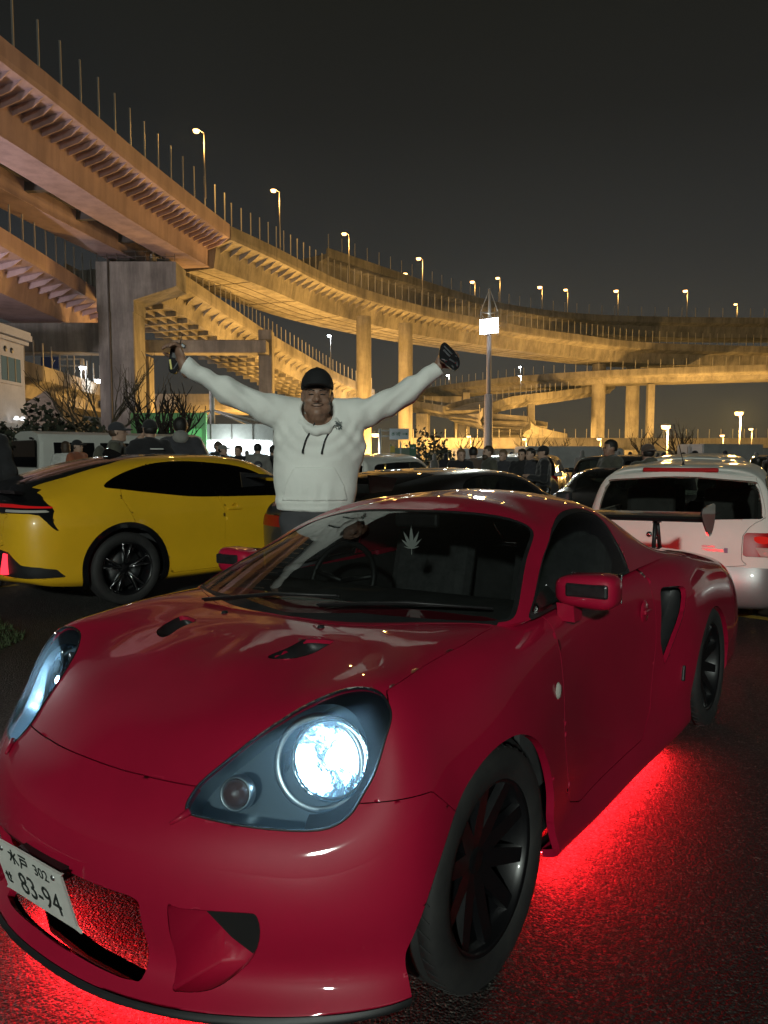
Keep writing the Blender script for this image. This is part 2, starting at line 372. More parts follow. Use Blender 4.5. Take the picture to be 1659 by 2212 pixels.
class Panel:
    """a surface patch that can be cut into labelled regions along scalar fields"""
    def __init__(s, R, U, W):
        nu, nv = R.shape[:2]
        s.V = [tuple(x) for x in R.reshape(-1, 3)]
        uu, ww = np.meshgrid(U, W, indexing='ij'); s.UV = [tuple(x) for x in np.stack([uu, ww], -1).reshape(-1, 2)]
        s.F = []
        for i in range(nu-1):
            for j in range(nv-1):
                a = i*nv+j; s.F.append(((a, a+nv, a+nv+1, a+1), 'base'))
    def arr(s): return np.array(s.V), np.array(s.UV)
    def cut(s, f, inside, source=('base',)):
        """f(V,UV)->field per vertex; faces of the source regions with field<0 become `inside`"""
        V, UV = s.arr(); d = np.asarray(f(V, UV), float); s._N = None
        d = np.where(np.abs(d) < 1e-7, 1e-7, d); cache = {}
        flat = np.array([v for vs, _ in s.F for v in vs]); ln = np.array([len(vs) for vs, _ in s.F]); off = np.r_[0, np.cumsum(ln)[:-1]]
        nn = np.add.reduceat((d < 0)[flat].astype(int), off)
        src = np.array([l in source for _, l in s.F])
        def mid(a, b):
            k = (a, b) if a < b else (b, a)
            if k not in cache:
                t = d[a]/(d[a]-d[b]); t = min(max(t, .02), .98)
                s.V.append(tuple(V[a]+(V[b]-V[a])*t)); s.UV.append(tuple(UV[a]+(UV[b]-UV[a])*t)); cache[k] = len(s.V)-1
            return cache[k]
        F = s.F
        for i in np.where(src & (nn == ln))[0]: F[i] = (F[i][0], inside)
        mixed = np.where((nn > 0) & (nn < ln))[0]; drop = set(); new = []
        for fi in mixed:
            if not src[fi]: continue
            vs, lab = F[fi]; sg = [d[v] < 0 for v in vs]; n = len(vs); pin, pout = [], []; drop.add(fi)
            for i in range(n):
                a, b = vs[i], vs[(i+1) % n]
                (pin if sg[i] else pout).append(a)
                if sg[i] != sg[(i+1) % n]:
                    m = mid(a, b); pin.append(m); pout.append(m)
            if len(pin) >= 3: new.append((tuple(pin), inside))
            if len(pout) >= 3: new.append((tuple(pout), lab))
        # neighbours of other regions that share a split edge get the new vertex too, so no cracks open
        for fi in mixed:
            if src[fi]: continue
            vs, lab = F[fi]; o = []
            for i, a in enumerate(vs):
                o.append(a); b = vs[(i+1) % len(vs)]; k = (a, b) if a < b else (b, a)
                if k in cache: o.append(cache[k])
            F[fi] = (tuple(o), lab)
        s.F = [x for i, x in enumerate(F) if i not in drop]+new
    _N = None
    def normals(s):
        if s._N is not None: return s._N
        V = np.array(s.V); N = np.zeros_like(V); by = {}
        for vs, _ in s.F: by.setdefault(len(vs), []).append(vs)
        for n, L in by.items():
            A = np.array(L); c = np.zeros((len(A), 3))
            for k in range(1, n-1): c += np.cross(V[A[:, k]]-V[A[:, 0]], V[A[:, k+1]]-V[A[:, 0]])
            for k in range(n): np.add.at(N, A[:, k], c)
        s._N = N/np.maximum(np.linalg.norm(N, axis=1, keepdims=True), 1e-12); return s._N
    def region(s, labels, flange=0.0, gap=0.0, thick_dir=None, mirror=True, push=0.0, seam=1e-4):
        """-> verts, faces, normals, sharp edges for the union of labels; boundary edges get a folded-in flange"""
        if isinstance(labels, str): labels = (labels,)
        V = np.array(s.V); N = s.normals(); fs = [vs for vs, l in s.F if l in labels]
        use = sorted({v for f in fs for v in f}); m = {v: i for i, v in enumerate(use)}
        P = V[use].copy(); NN = N[use].copy(); fs = [tuple(m[v] for v in f) for f in fs]
        if push: P = P+NN*push
        ec = {}
        for f in fs:
            for i in range(len(f)):
                a, b = f[i], f[(i+1) % len(f)]; ec.setdefault((a, b) if a < b else (b, a), []).append((a, b, f))
        bnd = [e[0] for e in ec.values() if len(e) == 1]
        bnd = [(a, b, f) for a, b, f in bnd if not (abs(P[a][1]) < seam and abs(P[b][1]) < seam)]
        if gap:
            sh = np.zeros_like(P); cnt = np.zeros(len(P))
            for a, b, f in bnd:
                e = P[b]-P[a]; e /= max(np.linalg.norm(e), 1e-9); n = NN[a]
                d = np.cross(n, e); c = P[list(f)].mean(0)-P[a]
                if d@c < 0: d = -d
                for v in (a, b): sh[v] += d; cnt[v] += 1
            k = cnt > 0; l = np.linalg.norm(sh[k], axis=1, keepdims=True); sh[k] /= np.maximum(l, 1e-6)
            on = np.abs(P[:, 1]) < seam; sh[on, 1] = 0
            P = P+sh*gap
        sharp = set()
        if flange:
            dup = {}; P = list(P); NN = list(NN)
            for a, b, f in bnd:
                for v in (a, b):
                    if v not in dup:
                        dv = NN[v]*-flange if thick_dir is None else np.array(thick_dir)*flange
                        dup[v] = len(P); P.append(P[v]+dv); NN.append(NN[v])
                fs.append((b, a, dup[a], dup[b])); sharp.add((min(a, b), max(a, b)))
            P = np.array(P); NN = np.array(NN)
        if mirror:
            n = len(P); P2 = P*[1, -1, 1]; fs2 = [tuple(n+v for v in reversed(f)) for f in fs]
            on = np.abs(P[:, 1]) < seam
            fs2 = [tuple((v-n if on[v-n] else v) for v in f) for f in fs2]
            sharp |= {tuple(sorted((a if on[a] else a+n, b if on[b] else b+n))) for a, b in sharp}
            P = np.concatenate([P, P2]); fs = fs+fs2
            u = sorted({v for f in fs for v in f}); m = {v: i for i, v in enumerate(u)}
            P = P[u]; fs = [tuple(m[v] for v in f) for f in fs]; sharp = {(m[a], m[b]) for a, b in sharp if a in m and b in m}
        return P, fs, sharp

def uv_poly(poly, su=1.0, sv=1.0):
    """field: signed distance to a polygon in index space"""
    q = np.asarray(poly, float)*[su, sv]
    return lambda V, UV: poly_sd(q, UV*[su, sv])
# ---------------------------------------------------------------- red sports car: control net of the left half (x forward, y left, z up)
def hood_z(x, y):
    xs = [-4, -.5, -.3, -.1, .10, .25, .40, .51]; zs = [.885, .884, .877, .863, .828, .775, .702, .625]
    z = np.interp(x, xs, zs)
    r = np.exp(-((abs(y)-.66)/.13)**2)*np.clip((x+.55)/.5, 0, 1)*.026
    return z+r-.012*np.exp(-((abs(y)-.46)/.12)**2)*np.clip((x+.4)/.4, 0, 1)
def red_net():
    S = []
    def front(low, tops):
        S.append([tuple(p) for p in low]+[(x, y, (hood_z(x, y) if z is None else z)) for x, y, z in tops])
    # lip bottom, lip edge, above lip, lower, mid, upper, nose edge | hood points towards the spine
    front([(.60,0,.12),(.665,0,.142),(.615,0,.20),(.625,0,.31),(.640,0,.43),(.605,0,.54),(.515,0,.622)], [(.40,0,None),(.28,0,None),(.14,0,None),(.0,0,None)])
    front([(.59,.2,.12),(.652,.2,.142),(.603,.2,.20),(.613,.2,.31),(.627,.2,.43),(.592,.2,.54),(.503,.19,.622)], [(.39,.17,None),(.27,.12,None),(.13,.06,None),(-.02,0,None)])
    front([(.545,.38,.125),(.605,.39,.145),(.557,.385,.20),(.567,.385,.31),(.580,.39,.43),(.548,.385,.54),(.458,.38,.628)], [(.35,.33,None),(.23,.24,None),(.10,.12,None),(-.04,0,None)])
    front([(.475,.55,.13),(.527,.57,.15),(.485,.55,.21),(.493,.555,.31),(.503,.56,.43),(.467,.555,.54),(.385,.54,.632)], [(.285,.475,.742),(.18,.37,None),(.06,.20,None),(-.06,0,None)])
    front([(.375,.71,.14),(.41,.745,.158),(.385,.715,.22),(.39,.72,.32),(.395,.725,.43),(.36,.715,.545),(.295,.685,.65)], [(.215,.62,.785),(.12,.48,None),(.02,.26,None),(-.08,0,None)])
    front([(.24,.82,.15),(.26,.868,.172),(.245,.85,.23),(.245,.853,.33),(.245,.857,.44),(.235,.845,.565),(.215,.80,.69)], [(.155,.71,.823),(.06,.53,None),(-.03,.28,None),(-.11,0,None)])
    def side(x, low, tops, sx):
        S.append([(x, y, z) for y, z in low]+[(x+(sx-x)*f, y, (hood_z(x+(sx-x)*f, y) if z is None else z)) for (y, z), f in zip(tops, (.15, .4, .7, 1))])
    side(.08, [(.82,.14),(.868,.17),(.866,.24),(.87,.34),(.871,.45),(.864,.575),(.825,.71)], [(.73,.838),(.54,None),(.28,None),(0,None)], -.15)
    side(-.14, [(.81,.13),(.87,.16),(.872,.23),(.877,.34),(.878,.45),(.87,.585),(.835,.725)], [(.745,.853),(.56,None),(.29,None),(0,None)], -.24)
    side(-.53, [(.79,.105),(.85,.135),(.848,.21),(.85,.32),(.848,.45),(.843,.58),(.825,.71)], [(.77,.845),(.62,.884),(.3,None),(0,None)], -.53)
    side(-.90, [(.78,.085),(.845,.115),(.826,.2),(.812,.32),(.807,.45),(.803,.58),(.797,.70)], [(.77,.83),(.67,.885),(.3,.89),(0,.89)], -.9)
    side(-1.3, [(.78,.08),(.845,.11),(.826,.2),(.808,.32),(.803,.45),(.80,.58),(.795,.71)], [(.77,.84),(.67,.90),(.3,.90),(0,.90)], -1.3)
    side(-1.75, [(.79,.075),(.855,.105),(.845,.2),(.832,.32),(.827,.45),(.827,.58),(.822,.71)], [(.785,.85),(.68,.912),(.3,.92),(0,.92)], -1.75)
    side(-2.08, [(.80,.085),(.868,.115),(.875,.22),(.885,.33),(.889,.46),(.886,.59),(.868,.735)], [(.808,.865),(.67,.922),(.3,.92),(0,.92)], -2.08)
    side(-2.45, [(.82,.14),(.875,.17),(.887,.24),(.895,.34),(.898,.46),(.892,.60),(.866,.745)], [(.795,.86),(.65,.905),(.3,.90),(0,.90)], -2.45)
    side(-2.85, [(.81,.17),(.865,.2),(.876,.26),(.886,.35),(.888,.46),(.88,.59),(.85,.72)], [(.775,.82),(.62,.862),(.3,.87),(0,.87)], -2.85)
    side(-3.25, [(.78,.2),(.835,.22),(.848,.28),(.857,.36),(.858,.46),(.846,.58),(.81,.685)], [(.73,.765),(.58,.80),(.3,.815),(0,.815)], -3.2)
    S.append([(-3.45,.66,.22),(-3.5,.70,.24),(-3.51,.71,.29),(-3.52,.715,.37),(-3.525,.715,.46),(-3.515,.70,.58),(-3.47,.66,.68),(-3.41,.58,.745),(-3.35,.46,.78),(-3.3,.24,.795),(-3.28,0,.795)])
    S.append([(-3.52,.34,.22),(-3.57,.36,.24),(-3.58,.37,.29),(-3.59,.37,.37),(-3.6,.37,.46),(-3.59,.36,.58),(-3.55,.34,.69),(-3.48,.3,.745),(-3.42,.24,.77),(-3.36,.12,.785),(-3.32,0,.785)])
    S.append([(-3.53,0,.22),(-3.58,0,.24),(-3.59,0,.29),(-3.6,0,.37),(-3.61,0,.46),(-3.6,0,.58),(-3.56,0,.69),(-3.5,0,.745),(-3.45,0,.765),(-3.39,0,.775),(-3.34,0,.78)])
    return np.array(S)
def red_roof_net():
    # base, third, two thirds, header / roof rail, crown, spine
    return np.array([
     [(-.20,0,.862),(-.50,0,.992),(-.82,0,1.113),(-1.14,0,1.212),(-1.28,0,1.238),(-1.42,0,1.252)],
     [(-.235,.28,.864),(-.52,.27,.988),(-.83,.255,1.105),(-1.13,.24,1.203),(-1.29,.14,1.233),(-1.44,0,1.253)],
     [(-.33,.55,.870),(-.585,.52,.978),(-.85,.485,1.080),(-1.10,.445,1.168),(-1.31,.24,1.223),(-1.46,0,1.254)],
     [(-.50,.745,.878),(-.68,.70,.965),(-.87,.65,1.048),(-1.06,.59,1.128),(-1.33,.33,1.213),(-1.48,0,1.255)],
     [(-.74,.757,.882),(-.86,.715,.975),(-.99,.67,1.066),(-1.15,.60,1.155),(-1.38,.35,1.222),(-1.51,0,1.256)],
     [(-1.15,.757,.893),(-1.19,.72,.985),(-1.24,.675,1.08),(-1.32,.60,1.175),(-1.47,.36,1.230),(-1.57,0,1.256)],
     [(-1.58,.752,.905),(-1.57,.72,.985),(-1.56,.68,1.065),(-1.56,.61,1.155),(-1.63,.37,1.222),(-1.66,0,1.250)],
     [(-1.95,.745,.908),(-1.90,.715,.957),(-1.84,.67,1.02),(-1.78,.61,1.095),(-1.78,.38,1.19),(-1.76,0,1.236)],
     [(-2.34,.68,.912),(-2.22,.655,.935),(-2.11,.62,.972),(-2.0,.57,1.03),(-1.92,.36,1.14),(-1.86,0,1.212)],
     [(-2.44,.36,.912),(-2.34,.35,.955),(-2.22,.335,1.01),(-2.11,.30,1.07),(-2.0,.18,1.14),(-1.93,0,1.19)],
     [(-2.45,0,.912),(-2.36,0,.96),(-2.25,0,1.02),(-2.14,0,1.085),(-2.04,0,1.135),(-1.96,0,1.18)]])
# ---------------------------------------------------------------- hero: red two-seater with hardtop, wide fenders and a rear wing
RED_O = (-0.464, 2.302, -0.01742662)
_fx = Vector((-0.59173039, -0.80613594, 0)); _ly = Vector((0.80594465, -0.59158998, 0.02178328)); _uz = _fx.cross(_ly)
RED_M = frame4(RED_O, _fx, _ly, _uz)
def wheel(parent, x, y, z, r, width, rim_r, side, style, spokes=5, rim_mat='wheel_black', groove=True, detail=1.0, steer=0.0):
    """a tyre with grooved tread and a rim; side=+1 faces +y"""
    w = empty('wheel', (x, y, z), 0, parent)
    if steer: w.rotation_euler = (0, 0, steer)
    h = width/2; n = 72 if detail > .8 else 40
    prof = [(rim_r*.985, -h*.82), (rim_r*1.02, -h*.95), (rim_r+(r-rim_r)*.5, -h*1.02), (r*.955, -h*.95), (r*.985, -h*.84)]
    if groove:
        for g in (-.5, -.17, .17, .5):
            prof += [(r*.999, h*(g-.065)), (r*.972, h*(g-.06)), (r*.972, h*(g+.06)), (r*.999, h*(g+.065))]
    else: prof += [(r, -h*.6), (r, h*.6)]
    prof += [(r*.985, h*.84), (r*.955, h*.95), (rim_r+(r-rim_r)*.5, h*1.02), (rim_r*1.02, h*.95), (rim_r*.985, h*.82)]
    t = MB().lathe(prof, n)
    if groove:   # slanted sipes as thin raised ribs between the shoulder grooves
        for k in range(48):
            a = 2*math.pi*k/48
            for s in (-1, 1):
                p0 = Vector((math.cos(a)*r*.984, s*h*.86, math.sin(a)*r*.984)); b = a+.07; p1 = Vector((math.cos(b)*r*.9995, s*h*.60, math.sin(b)*r*.9995))
                t.tube([p0, (p0+p1)/2*1.004, p1], .0022, 4, smooth=False)
    t.build('tyre', M['rubber'], w)
    m = M[rim_mat]; b = MB(); s = side
    b.lathe([(rim_r*.99, -h*.85), (rim_r*.93, -h*.6), (rim_r*.90, s*0), (rim_r*.93, h*.6), (rim_r*.99, h*.85)], n)
    fy = s*h*.80
    b.lathe([(rim_r*1.015, s*h*.80), (rim_r*1.0, s*h*.90), (rim_r*.955, s*h*.84), (rim_r*.93, s*h*.55)], n)
    b.lathe([(0, s*h*.42), (rim_r*.15, s*h*.42), (rim_r*.2, s*h*.30), (rim_r*.2, -s*h*.2)], 28)
    for k in range(5):
        a = 2*math.pi*k/5; b.lathe([(0, s*h*.36), (.009, s*h*.36), (.010, s*h*.24)], 6, c=(math.cos(a)*rim_r*.25, 0, math.sin(a)*rim_r*.25))
    b.build('rim', m, w)
    disc = MB(); disc.lathe([(rim_r*.2, -s*h*.1), (rim_r*.72, -s*h*.1), (rim_r*.72, -s*h*.25), (rim_r*.2, -s*h*.25)], 40); disc.build('brake_disc', M['satin_metal'], w)
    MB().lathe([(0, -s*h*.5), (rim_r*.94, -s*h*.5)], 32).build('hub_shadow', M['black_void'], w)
    for k in range(spokes):
        a = 2*math.pi*k/spokes+.3; q = MB()
        def P(rr, da, yy): return (math.cos(a+da)*rr, yy, math.sin(a+da)*rr)
        for sg in ((-1, 1) if style == 'split' else (0,)):
            d0, d1 = (sg*.06, sg*.17) if style == 'split' else (0, 0)
            hw0, hw1 = (.016, .011) if style == 'split' else (.028, .02)
            if style == 'blade': hw0, hw1 = .018, .034
            r0, r1 = rim_r*.14, rim_r*.955
            V = []
            for rr, dd, hw, y0 in ((r0, d0, hw0, h*.40), ((r0+r1)/2, (d0+d1)/2, (hw0+hw1)/2, h*.56), (r1, d1, hw1, h*.74)):
                c = Vector(P(rr, dd, 0)); tng = Vector((-math.sin(a+dd), 0, math.cos(a+dd)))
                for (u, yy) in ((-1, y0), (1, y0), (1.15, y0-.022), (-1.15, y0-.022)): V.append(c+tng*hw*u+Vector((0, s*yy, 0)))
            F = []
            for i in (0, 1):
                for j in range(4): F.append((i*4+j, i*4+(j+1) % 4, (i+1)*4+(j+1) % 4, (i+1)*4+j))
            q.add(V, F)
        q.build('spoke', m, w)
    return w
def build_red_car():
    car = thing('sports_car', 'red two-seat sports car with hardtop, black wheels, lit headlights and red underglow', 'car'); car.matrix_world = RED_M
    Rr, U, W = net_surface(red_net(), 270, 160, ends=(True, True)); B = Panel(Rr, U, W)
    side = lambda V: V[:, 1] > .5
    circ = lambda cx, cz, r: (lambda V, UV: np.where(side(V), np.hypot(V[:, 0]-cx, V[:, 2]-cz)-r, 1))
    ARCH = smooth_poly([(.27,-.1),(.264,.22),(.251,.3),(.19,.43),(.08,.55),(-.03,.605),(-.15,.628),(-.28,.615),(-.393,.561),(-.47,.48),(-.52,.38),(-.535,.27),(-.54,-.1)], 4)
    B.cut(lambda V, UV: np.where(side(V), poly_sd(ARCH, V[:, [0, 2]]), 1), 'hole'); B.cut(circ(-2.47, .222, .394), 'hole')
    HL = smooth_poly([(2.06,5.44),(1.98,5.72),(2.07,6.11),(2.53,6.66),(3.03,7.02),(3.49,7.26),(4.04,7.38),(4.52,7.29),(4.86,7.06),(4.97,6.81),(4.95,6.61),(4.74,6.35),(4.49,5.95),(4.32,5.7),(4.15,5.39),(3.92,5.21),(3.62,5.18),(2.99,5.25),(2.41,5.35)], 4)
    B.cut(uv_poly(HL, .2, .12), 'headlight')
    B.cut(uv_poly([(-1,3.78),(.35,3.74),(1.5,3.68),(1.64,3.6),(1.62,2.6),(1.56,1.76),(1.3,1.72),(-1,1.82)], .2, .11), 'hole')
    B.cut(uv_poly(smooth_poly([(2.05,3.55),(2.2,3.62),(3.05,3.68),(3.2,3.6),(3.2,3.14),(3.0,2.46),(2.55,1.86),(2.1,1.74),(2.03,1.85)], 3), .2, .11), 'hole')
    B.cut(uv_poly(smooth_poly([(11.12,6.50),(11.4,6.55),(11.8,6.38),(11.9,6.2),(11.75,5.7),(11.45,4.95),(11.14,4.1),(11.08,4.4),(11.0,5.2)], 3), .3, .13), 'hole')
    vent = smooth_poly([(3.12,8.77),(3.6,8.99),(5.14,9.12),(5.9,8.98),(6.2,8.73),(5.63,8.72)], 3)
    B.cut(uv_poly(vent, .06, .25), 'hole')
    B.cut(lambda V, UV: np.where(V[:, 2] > .78, poly_sd([(-.50,-1),(-.50,.60),(-.62,.705),(-1.0,.72),(-1.6,.715),(-1.95,.70),(-2.05,.6),(-2.05,-1)], V[:, :2]), 1), 'hole')
    B.cut(lambda V, UV: np.where(UV[:, 0] < 7, UV[:, 1]-1.42-.0*UV[:, 0], 1) if False else np.maximum(UV[:, 1]-1.30, UV[:, 0]-5.35), 'lip')
    B.cut(uv_poly([(-1,6.0),(1.06,5.99),(1.95,5.92),(2.5,5.95),(4.9,6.6),(5.07,7.02),(6.1,7.1),(7.13,7.18),(7.75,7.45),(7.62,7.9),(7.2,8.7),(6.95,9.3),(6.85,10.5),(-1,10.5)], .17, .15), 'hood')
    B.cut(uv_poly([(-1,-1),(5.97,-1),(5.97,4.7),(5.46,5.36),(4.22,5.58),(3,5.8),(2,6.0),(-1,6.2)], .2, .12), 'bumper')
    B.cut(lambda V, UV: np.where(side(V), poly_sd([(-.70,1.0),(-.69,.75),(-.665,.5),(-.70,.25),(-.8,.212),(-1.5,.212),(-1.62,.3),(-1.70,.55),(-1.715,1.0)], V[:, [0, 2]]), 1), 'door')
    rp = M['red_paint']
    def reg(name, labels, m, **k):
        V, F, S = B.region(labels, **k); return mesh_obj(name, V, F, m, car, True, S)
    reg('body_shell', 'base', rp, flange=.025, gap=.0012)
    reg('bonnet', 'hood', rp, flange=.015, gap=.0022)
    reg('front_bumper', 'bumper', rp, flange=.022, gap=.0014)
    reg('front_lip', 'lip', M['black_plastic'], flange=.03, gap=.0005)
    # doors: one panel a side
    V, F, S = B.region('door', flange=.018, gap=.0022, mirror=False)
    for s in (1, -1):
        P = V*[1, s, 1]; d = mesh_obj('door', P, F if s > 0 else [f[::-1] for f in F], rp, car, True, S)
        h = MB(); rr = Matrix.Rotation(0, 3, 'Z')
        h.lathe([(0,.004),(.042,.003),(.05,-.004)], 24, 'Y', c=(-1.585, .808, .735))
        h.box((-1.585, .818, .738), (.085, .016, .022), bev=.006)
        for k in range(len(h.V)): h.V[k] = (h.V[k][0], h.V[k][1]*s, h.V[k][2])
        h.build('door_handle', rp, d)
    # ---- headlamps
    LAMPS = ('headlight', 'headlight_dark')
    B.cut(lambda V, UV: np.maximum(.134-np.linalg.norm(V-np.array((.295, .600, .690)), axis=1), 3.6-UV[:, 0]), 'headlight_dark', ('headlight',))
    V, F, S = B.region(LAMPS, mirror=False, push=.004, flange=.012)
    LD = Vector((.74, .42, .53)).normalized()
    Vb, Fb, _ = B.region(LAMPS, mirror=False); Vb = Vb-np.array(LD)*.115
    Vr, Fr, _ = B.region(LAMPS, mirror=False, push=-.001, flange=.116, thick_dir=-LD)
    nb = len(set(i for f in B.F if f[1] in LAMPS for i in f[0]))
    for s in (1, -1):
        hl = mesh_obj('headlight', Vb*[1, s, 1], Fb if s > 0 else [f[::-1] for f in Fb], M['lamp_housing'], car)
        fl = [f for f in Fr if max(f) >= nb]           # side walls of the lamp bucket
        dk = [f for f, l in B.F if l == 'headlight_dark']
        us = sorted({v for f in dk for v in f}); mm = {v: i for i, v in enumerate(us)}
        mesh_obj('lamp_unlit_panel', [(np.array(B.V[v])-np.array(LD)*.016)*[1, s, 1] for v in us], [tuple(mm[v] for v in f) for f in dk], mat('unlit_black', (.008,.010,.014), rough=.35), hl)  # dark sheet added where the rear corner of the lamp stays unlit
        mesh_obj('lamp_bucket', Vr*[1, s, 1], fl, M['lamp_housing'], hl)
        mesh_obj('lens', V*[1, s, 1], F if s > 0 else [f[::-1] for f in F], M['lamp_lens'], hl)
        rim = MB(); ol = smooth_poly([(2.06,5.44),(1.98,5.72),(2.07,6.11),(2.53,6.66),(3.03,7.02),(3.49,7.26),(4.04,7.38),(4.52,7.29),(4.86,7.06),(4.97,6.81),(4.95,6.61),(4.74,6.35),(4.49,5.95),(4.32,5.7),(4.15,5.39),(3.92,5.21),(3.62,5.18),(2.99,5.25),(2.41,5.35)], 4)
        def surf(u, v):
            iu = np.interp(u, U, np.arange(len(U))); iv = np.interp(v, W, np.arange(len(W))); i, j = min(int(iu), len(U)-2), min(int(iv), len(W)-2); a, b = iu-i, iv-j
            return Rr[i, j]*(1-a)*(1-b)+Rr[i+1, j]*a*(1-b)+Rr[i, j+1]*(1-a)*b+Rr[i+1, j+1]*a*b
        pts = [Vector(surf(u, v))*1 for u, v in ol]; pts = [Vector((p.x, p.y*s, p.z)) for p in pts]
        rim.tube(pts+[pts[0]], .0035, 6, caps=False).build('lens_seal', M['black_plastic'], hl)
        ax = Vector((.86, .38*s, .26)).normalized(); q = Vector((0, 0, 1)).rotation_difference(ax).to_matrix()
        def place(mb, c):
            c = Vector((c[0], c[1]*s, c[2]))
            mb.V = [tuple(q@Vector(v)+c) for v in mb.V]; return mb
        c0 = (.252, .613, .668); KS = 1.2
        def scaled(mb): mb.V = [(v[0]*KS, v[1]*KS, v[2]*KS*.8) for v in mb.V]; return mb
        bowl = MB(); bowl.lathe([(.012,-.058),(.03,-.055),(.05,-.043),(.066,-.022),(.073,.0),(.079,.006),(.083,.0)], 40, 'Z'); place(scaled(bowl), c0).build('reflector', M['reflector'], hl)
        bz = MB(); bz.lathe([(.100,-.012),(.110,-.006),(.118,-.014),(.121,-.03)], 44, 'Z'); place(bz, (.262, .580, .652)).build('bezel', M['satin_metal'], hl)
        bu = MB(); bu.lathe([(0,-.050),(.011,-.048),(.013,-.03),(.011,-.004),(0,.002)], 16, 'Z'); place(scaled(bu), c0).build('bulb', M['headlight_bulb'], hl)
        ts = MB(); ts.lathe([(0,.020),(.014,.018),(.026,.010),(.034,-.004),(.034,-.03)], 26, 'Z'); place(ts, (.405, .442, .595)).build('turn_signal', M['amber_dark'], hl)
        tr = MB(); tr.lathe([(.034,-.02),(.036,.0),(.040,-.002),(.042,-.03)], 26, 'Z'); place(tr, (.405, .442, .595)).build('signal_ring', M['satin_metal'], hl)
    # ---- openings and ducts in the bumper, hood vents
    for s in (1, -1):
        d = MB()
        V0 = [surf(u, v) for u, v in smooth_poly([(2.05,3.55),(2.2,3.62),(3.05,3.68),(3.2,3.6),(3.2,3.14),(3.0,2.46),(2.55,1.86),(2.1,1.74),(2.03,1.85)], 3)]
        n = len(V0); back = [v*[1, 1, 1]+np.array([-.13, .02, .0]) for v in V0]
        d.add([(v[0], v[1]*s, v[2]) for v in V0+back], [(i, (i+1) % n, n+(i+1) % n, n+i) for i in range(n)]+[tuple(range(n, 2*n))], True).build('bumper_duct', rp, car)
        d = MB(); d.add([(v[0]*1+.012*0-.10, v[1]*s*1.0, v[2]) for v in [np.array(p) for p in [(.625,.425,.392),(.555,.607,.39),(.545,.60,.262),(.555,.55,.262),(.580,.50,.30)]]], [(0,1,2,3,4)])
        d.build('duct_dark_sheet', M['black_void'], car)  # flat black sheet added for the shade deep in the duct
        vv = [surf(u, v) for u, v in vent]; n = len(vv); lo = [v+np.array([-.03, 0, -.035]) for v in vv]
        d = MB(); d.add([(v[0], v[1]*s, v[2]) for v in vv+lo], [(i, (i+1) % n, n+(i+1) % n, n+i) for i in range(n)]+[tuple(range(n, 2*n))], True).build('bonnet_vent', M['black_plastic'], car)
        si = [surf(u, v) for u, v in smooth_poly([(11.12,6.50),(11.4,6.55),(11.8,6.38),(11.9,6.2),(11.75,5.7),(11.45,4.95),(11.14,4.1),(11.08,4.4),(11.0,5.2)], 3)]
        n = len(si); lo = [v*[1, 1, 1]+np.array([-.08, -.09, 0]) for v in si]
        d = MB(); d.add([(v[0], v[1]*s, v[2]) for v in si+lo], [(i, (i+1) % n, n+(i+1) % n, n+i) for i in range(n)]+[tuple(range(n, 2*n))], True).build('side_intake', M['black_plastic'], car)
        mk = MB(); mk.lathe([(0,.010),(.016,.008),(.024,.0)], 20, 'Y', c=(0, 0, 0)); mk.V = [(v[0]*.8-.615, (v[1]+.829)*s, v[2]*1.2+.648) for v in mk.V]; mk.build('marker_lamp', M['clear_lens_part'], car)
        MB().box((-1.965, .871*s, .388), (.030, .012, .072), rot=Matrix.Rotation(R(-14), 3, 'Y'), bev=.004).build('side_reflector', M['black_plastic'], car)
        nz = MB(); nz.lathe([(0,.010),(.009,.008),(.013,0)], 12, 'Z', c=(-.165, .225*s, .866)); nz.build('washer_nozzle', M['black_plastic'], car)
        MB().tube([(.545, .375*s, .560), (.508, .403*s, .583)], [.004, .010], 8).build('bumper_nub', rp, car)
    # ---- number plate
    pl = MB(); c, ux, uy = Vector((.652, -.045, .338)), Vector((0, -1, 0)), Vector((.242, 0, .970)); uz = Vector((.970, 0, -.242))
    pm = frame4(c, ux*-1, uy, uz)
    w2, h2 = .165, .0825
    pl.prism(smooth_poly([(-w2,-h2+.01),(-w2,h2-.01),(-w2+.01,h2),(w2-.01,h2),(w2,h2-.01),(w2,-h2+.01),(w2-.01,-h2),(-w2+.01,-h2)], 2), -.003, .003, 'xy'); p = pl.build('number_plate', M['plate_white'], car); p.matrix_local = pm
    inv = Matrix.Identity(4)
    def T(x, y): return Matrix.Translation((x, y, .0036))
    text_mesh('plate_number', '83-94', .082, M['ink'], p, T(.022, -.032)@Matrix.Diagonal((1.05, 1.18, 1, 1)))
    text_mesh('plate_code', '302', .046, M['ink'], p, T(.065, .047))
    # region characters built from strokes (so that no font is needed)
    def strokes(name, segs, ox, oy, sc, wd, par):
        b = MB()
        for a in segs:
            for (x0, y0), (x1, y1) in zip(a[:-1], a[1:]):
                dx, dy = x1-x0, y1-y0; l = math.hypot(dx, dy) or 1; nx, ny = -dy/l*wd/2, dx/l*wd/2; ex, ey = dx/l*wd*.3, dy/l*wd*.3
                P = [(ox+sc*(x0-ex)+nx, oy+sc*(y0-ey)+ny), (ox+sc*(x0-ex)-nx, oy+sc*(y0-ey)-ny), (ox+sc*(x1+ex)-nx, oy+sc*(y1+ey)-ny), (ox+sc*(x1+ex)+nx, oy+sc*(y1+ey)+ny)]
                b.add([(x, y, .0034) for x, y in P]+[(x, y, .0044) for x, y in P], [(4,5,6,7),(0,1,5,4),(1,2,6,5),(2,3,7,6),(3,0,4,7)])
        return b.build(name, M['ink'], par)
    globals()['strokes'] = strokes
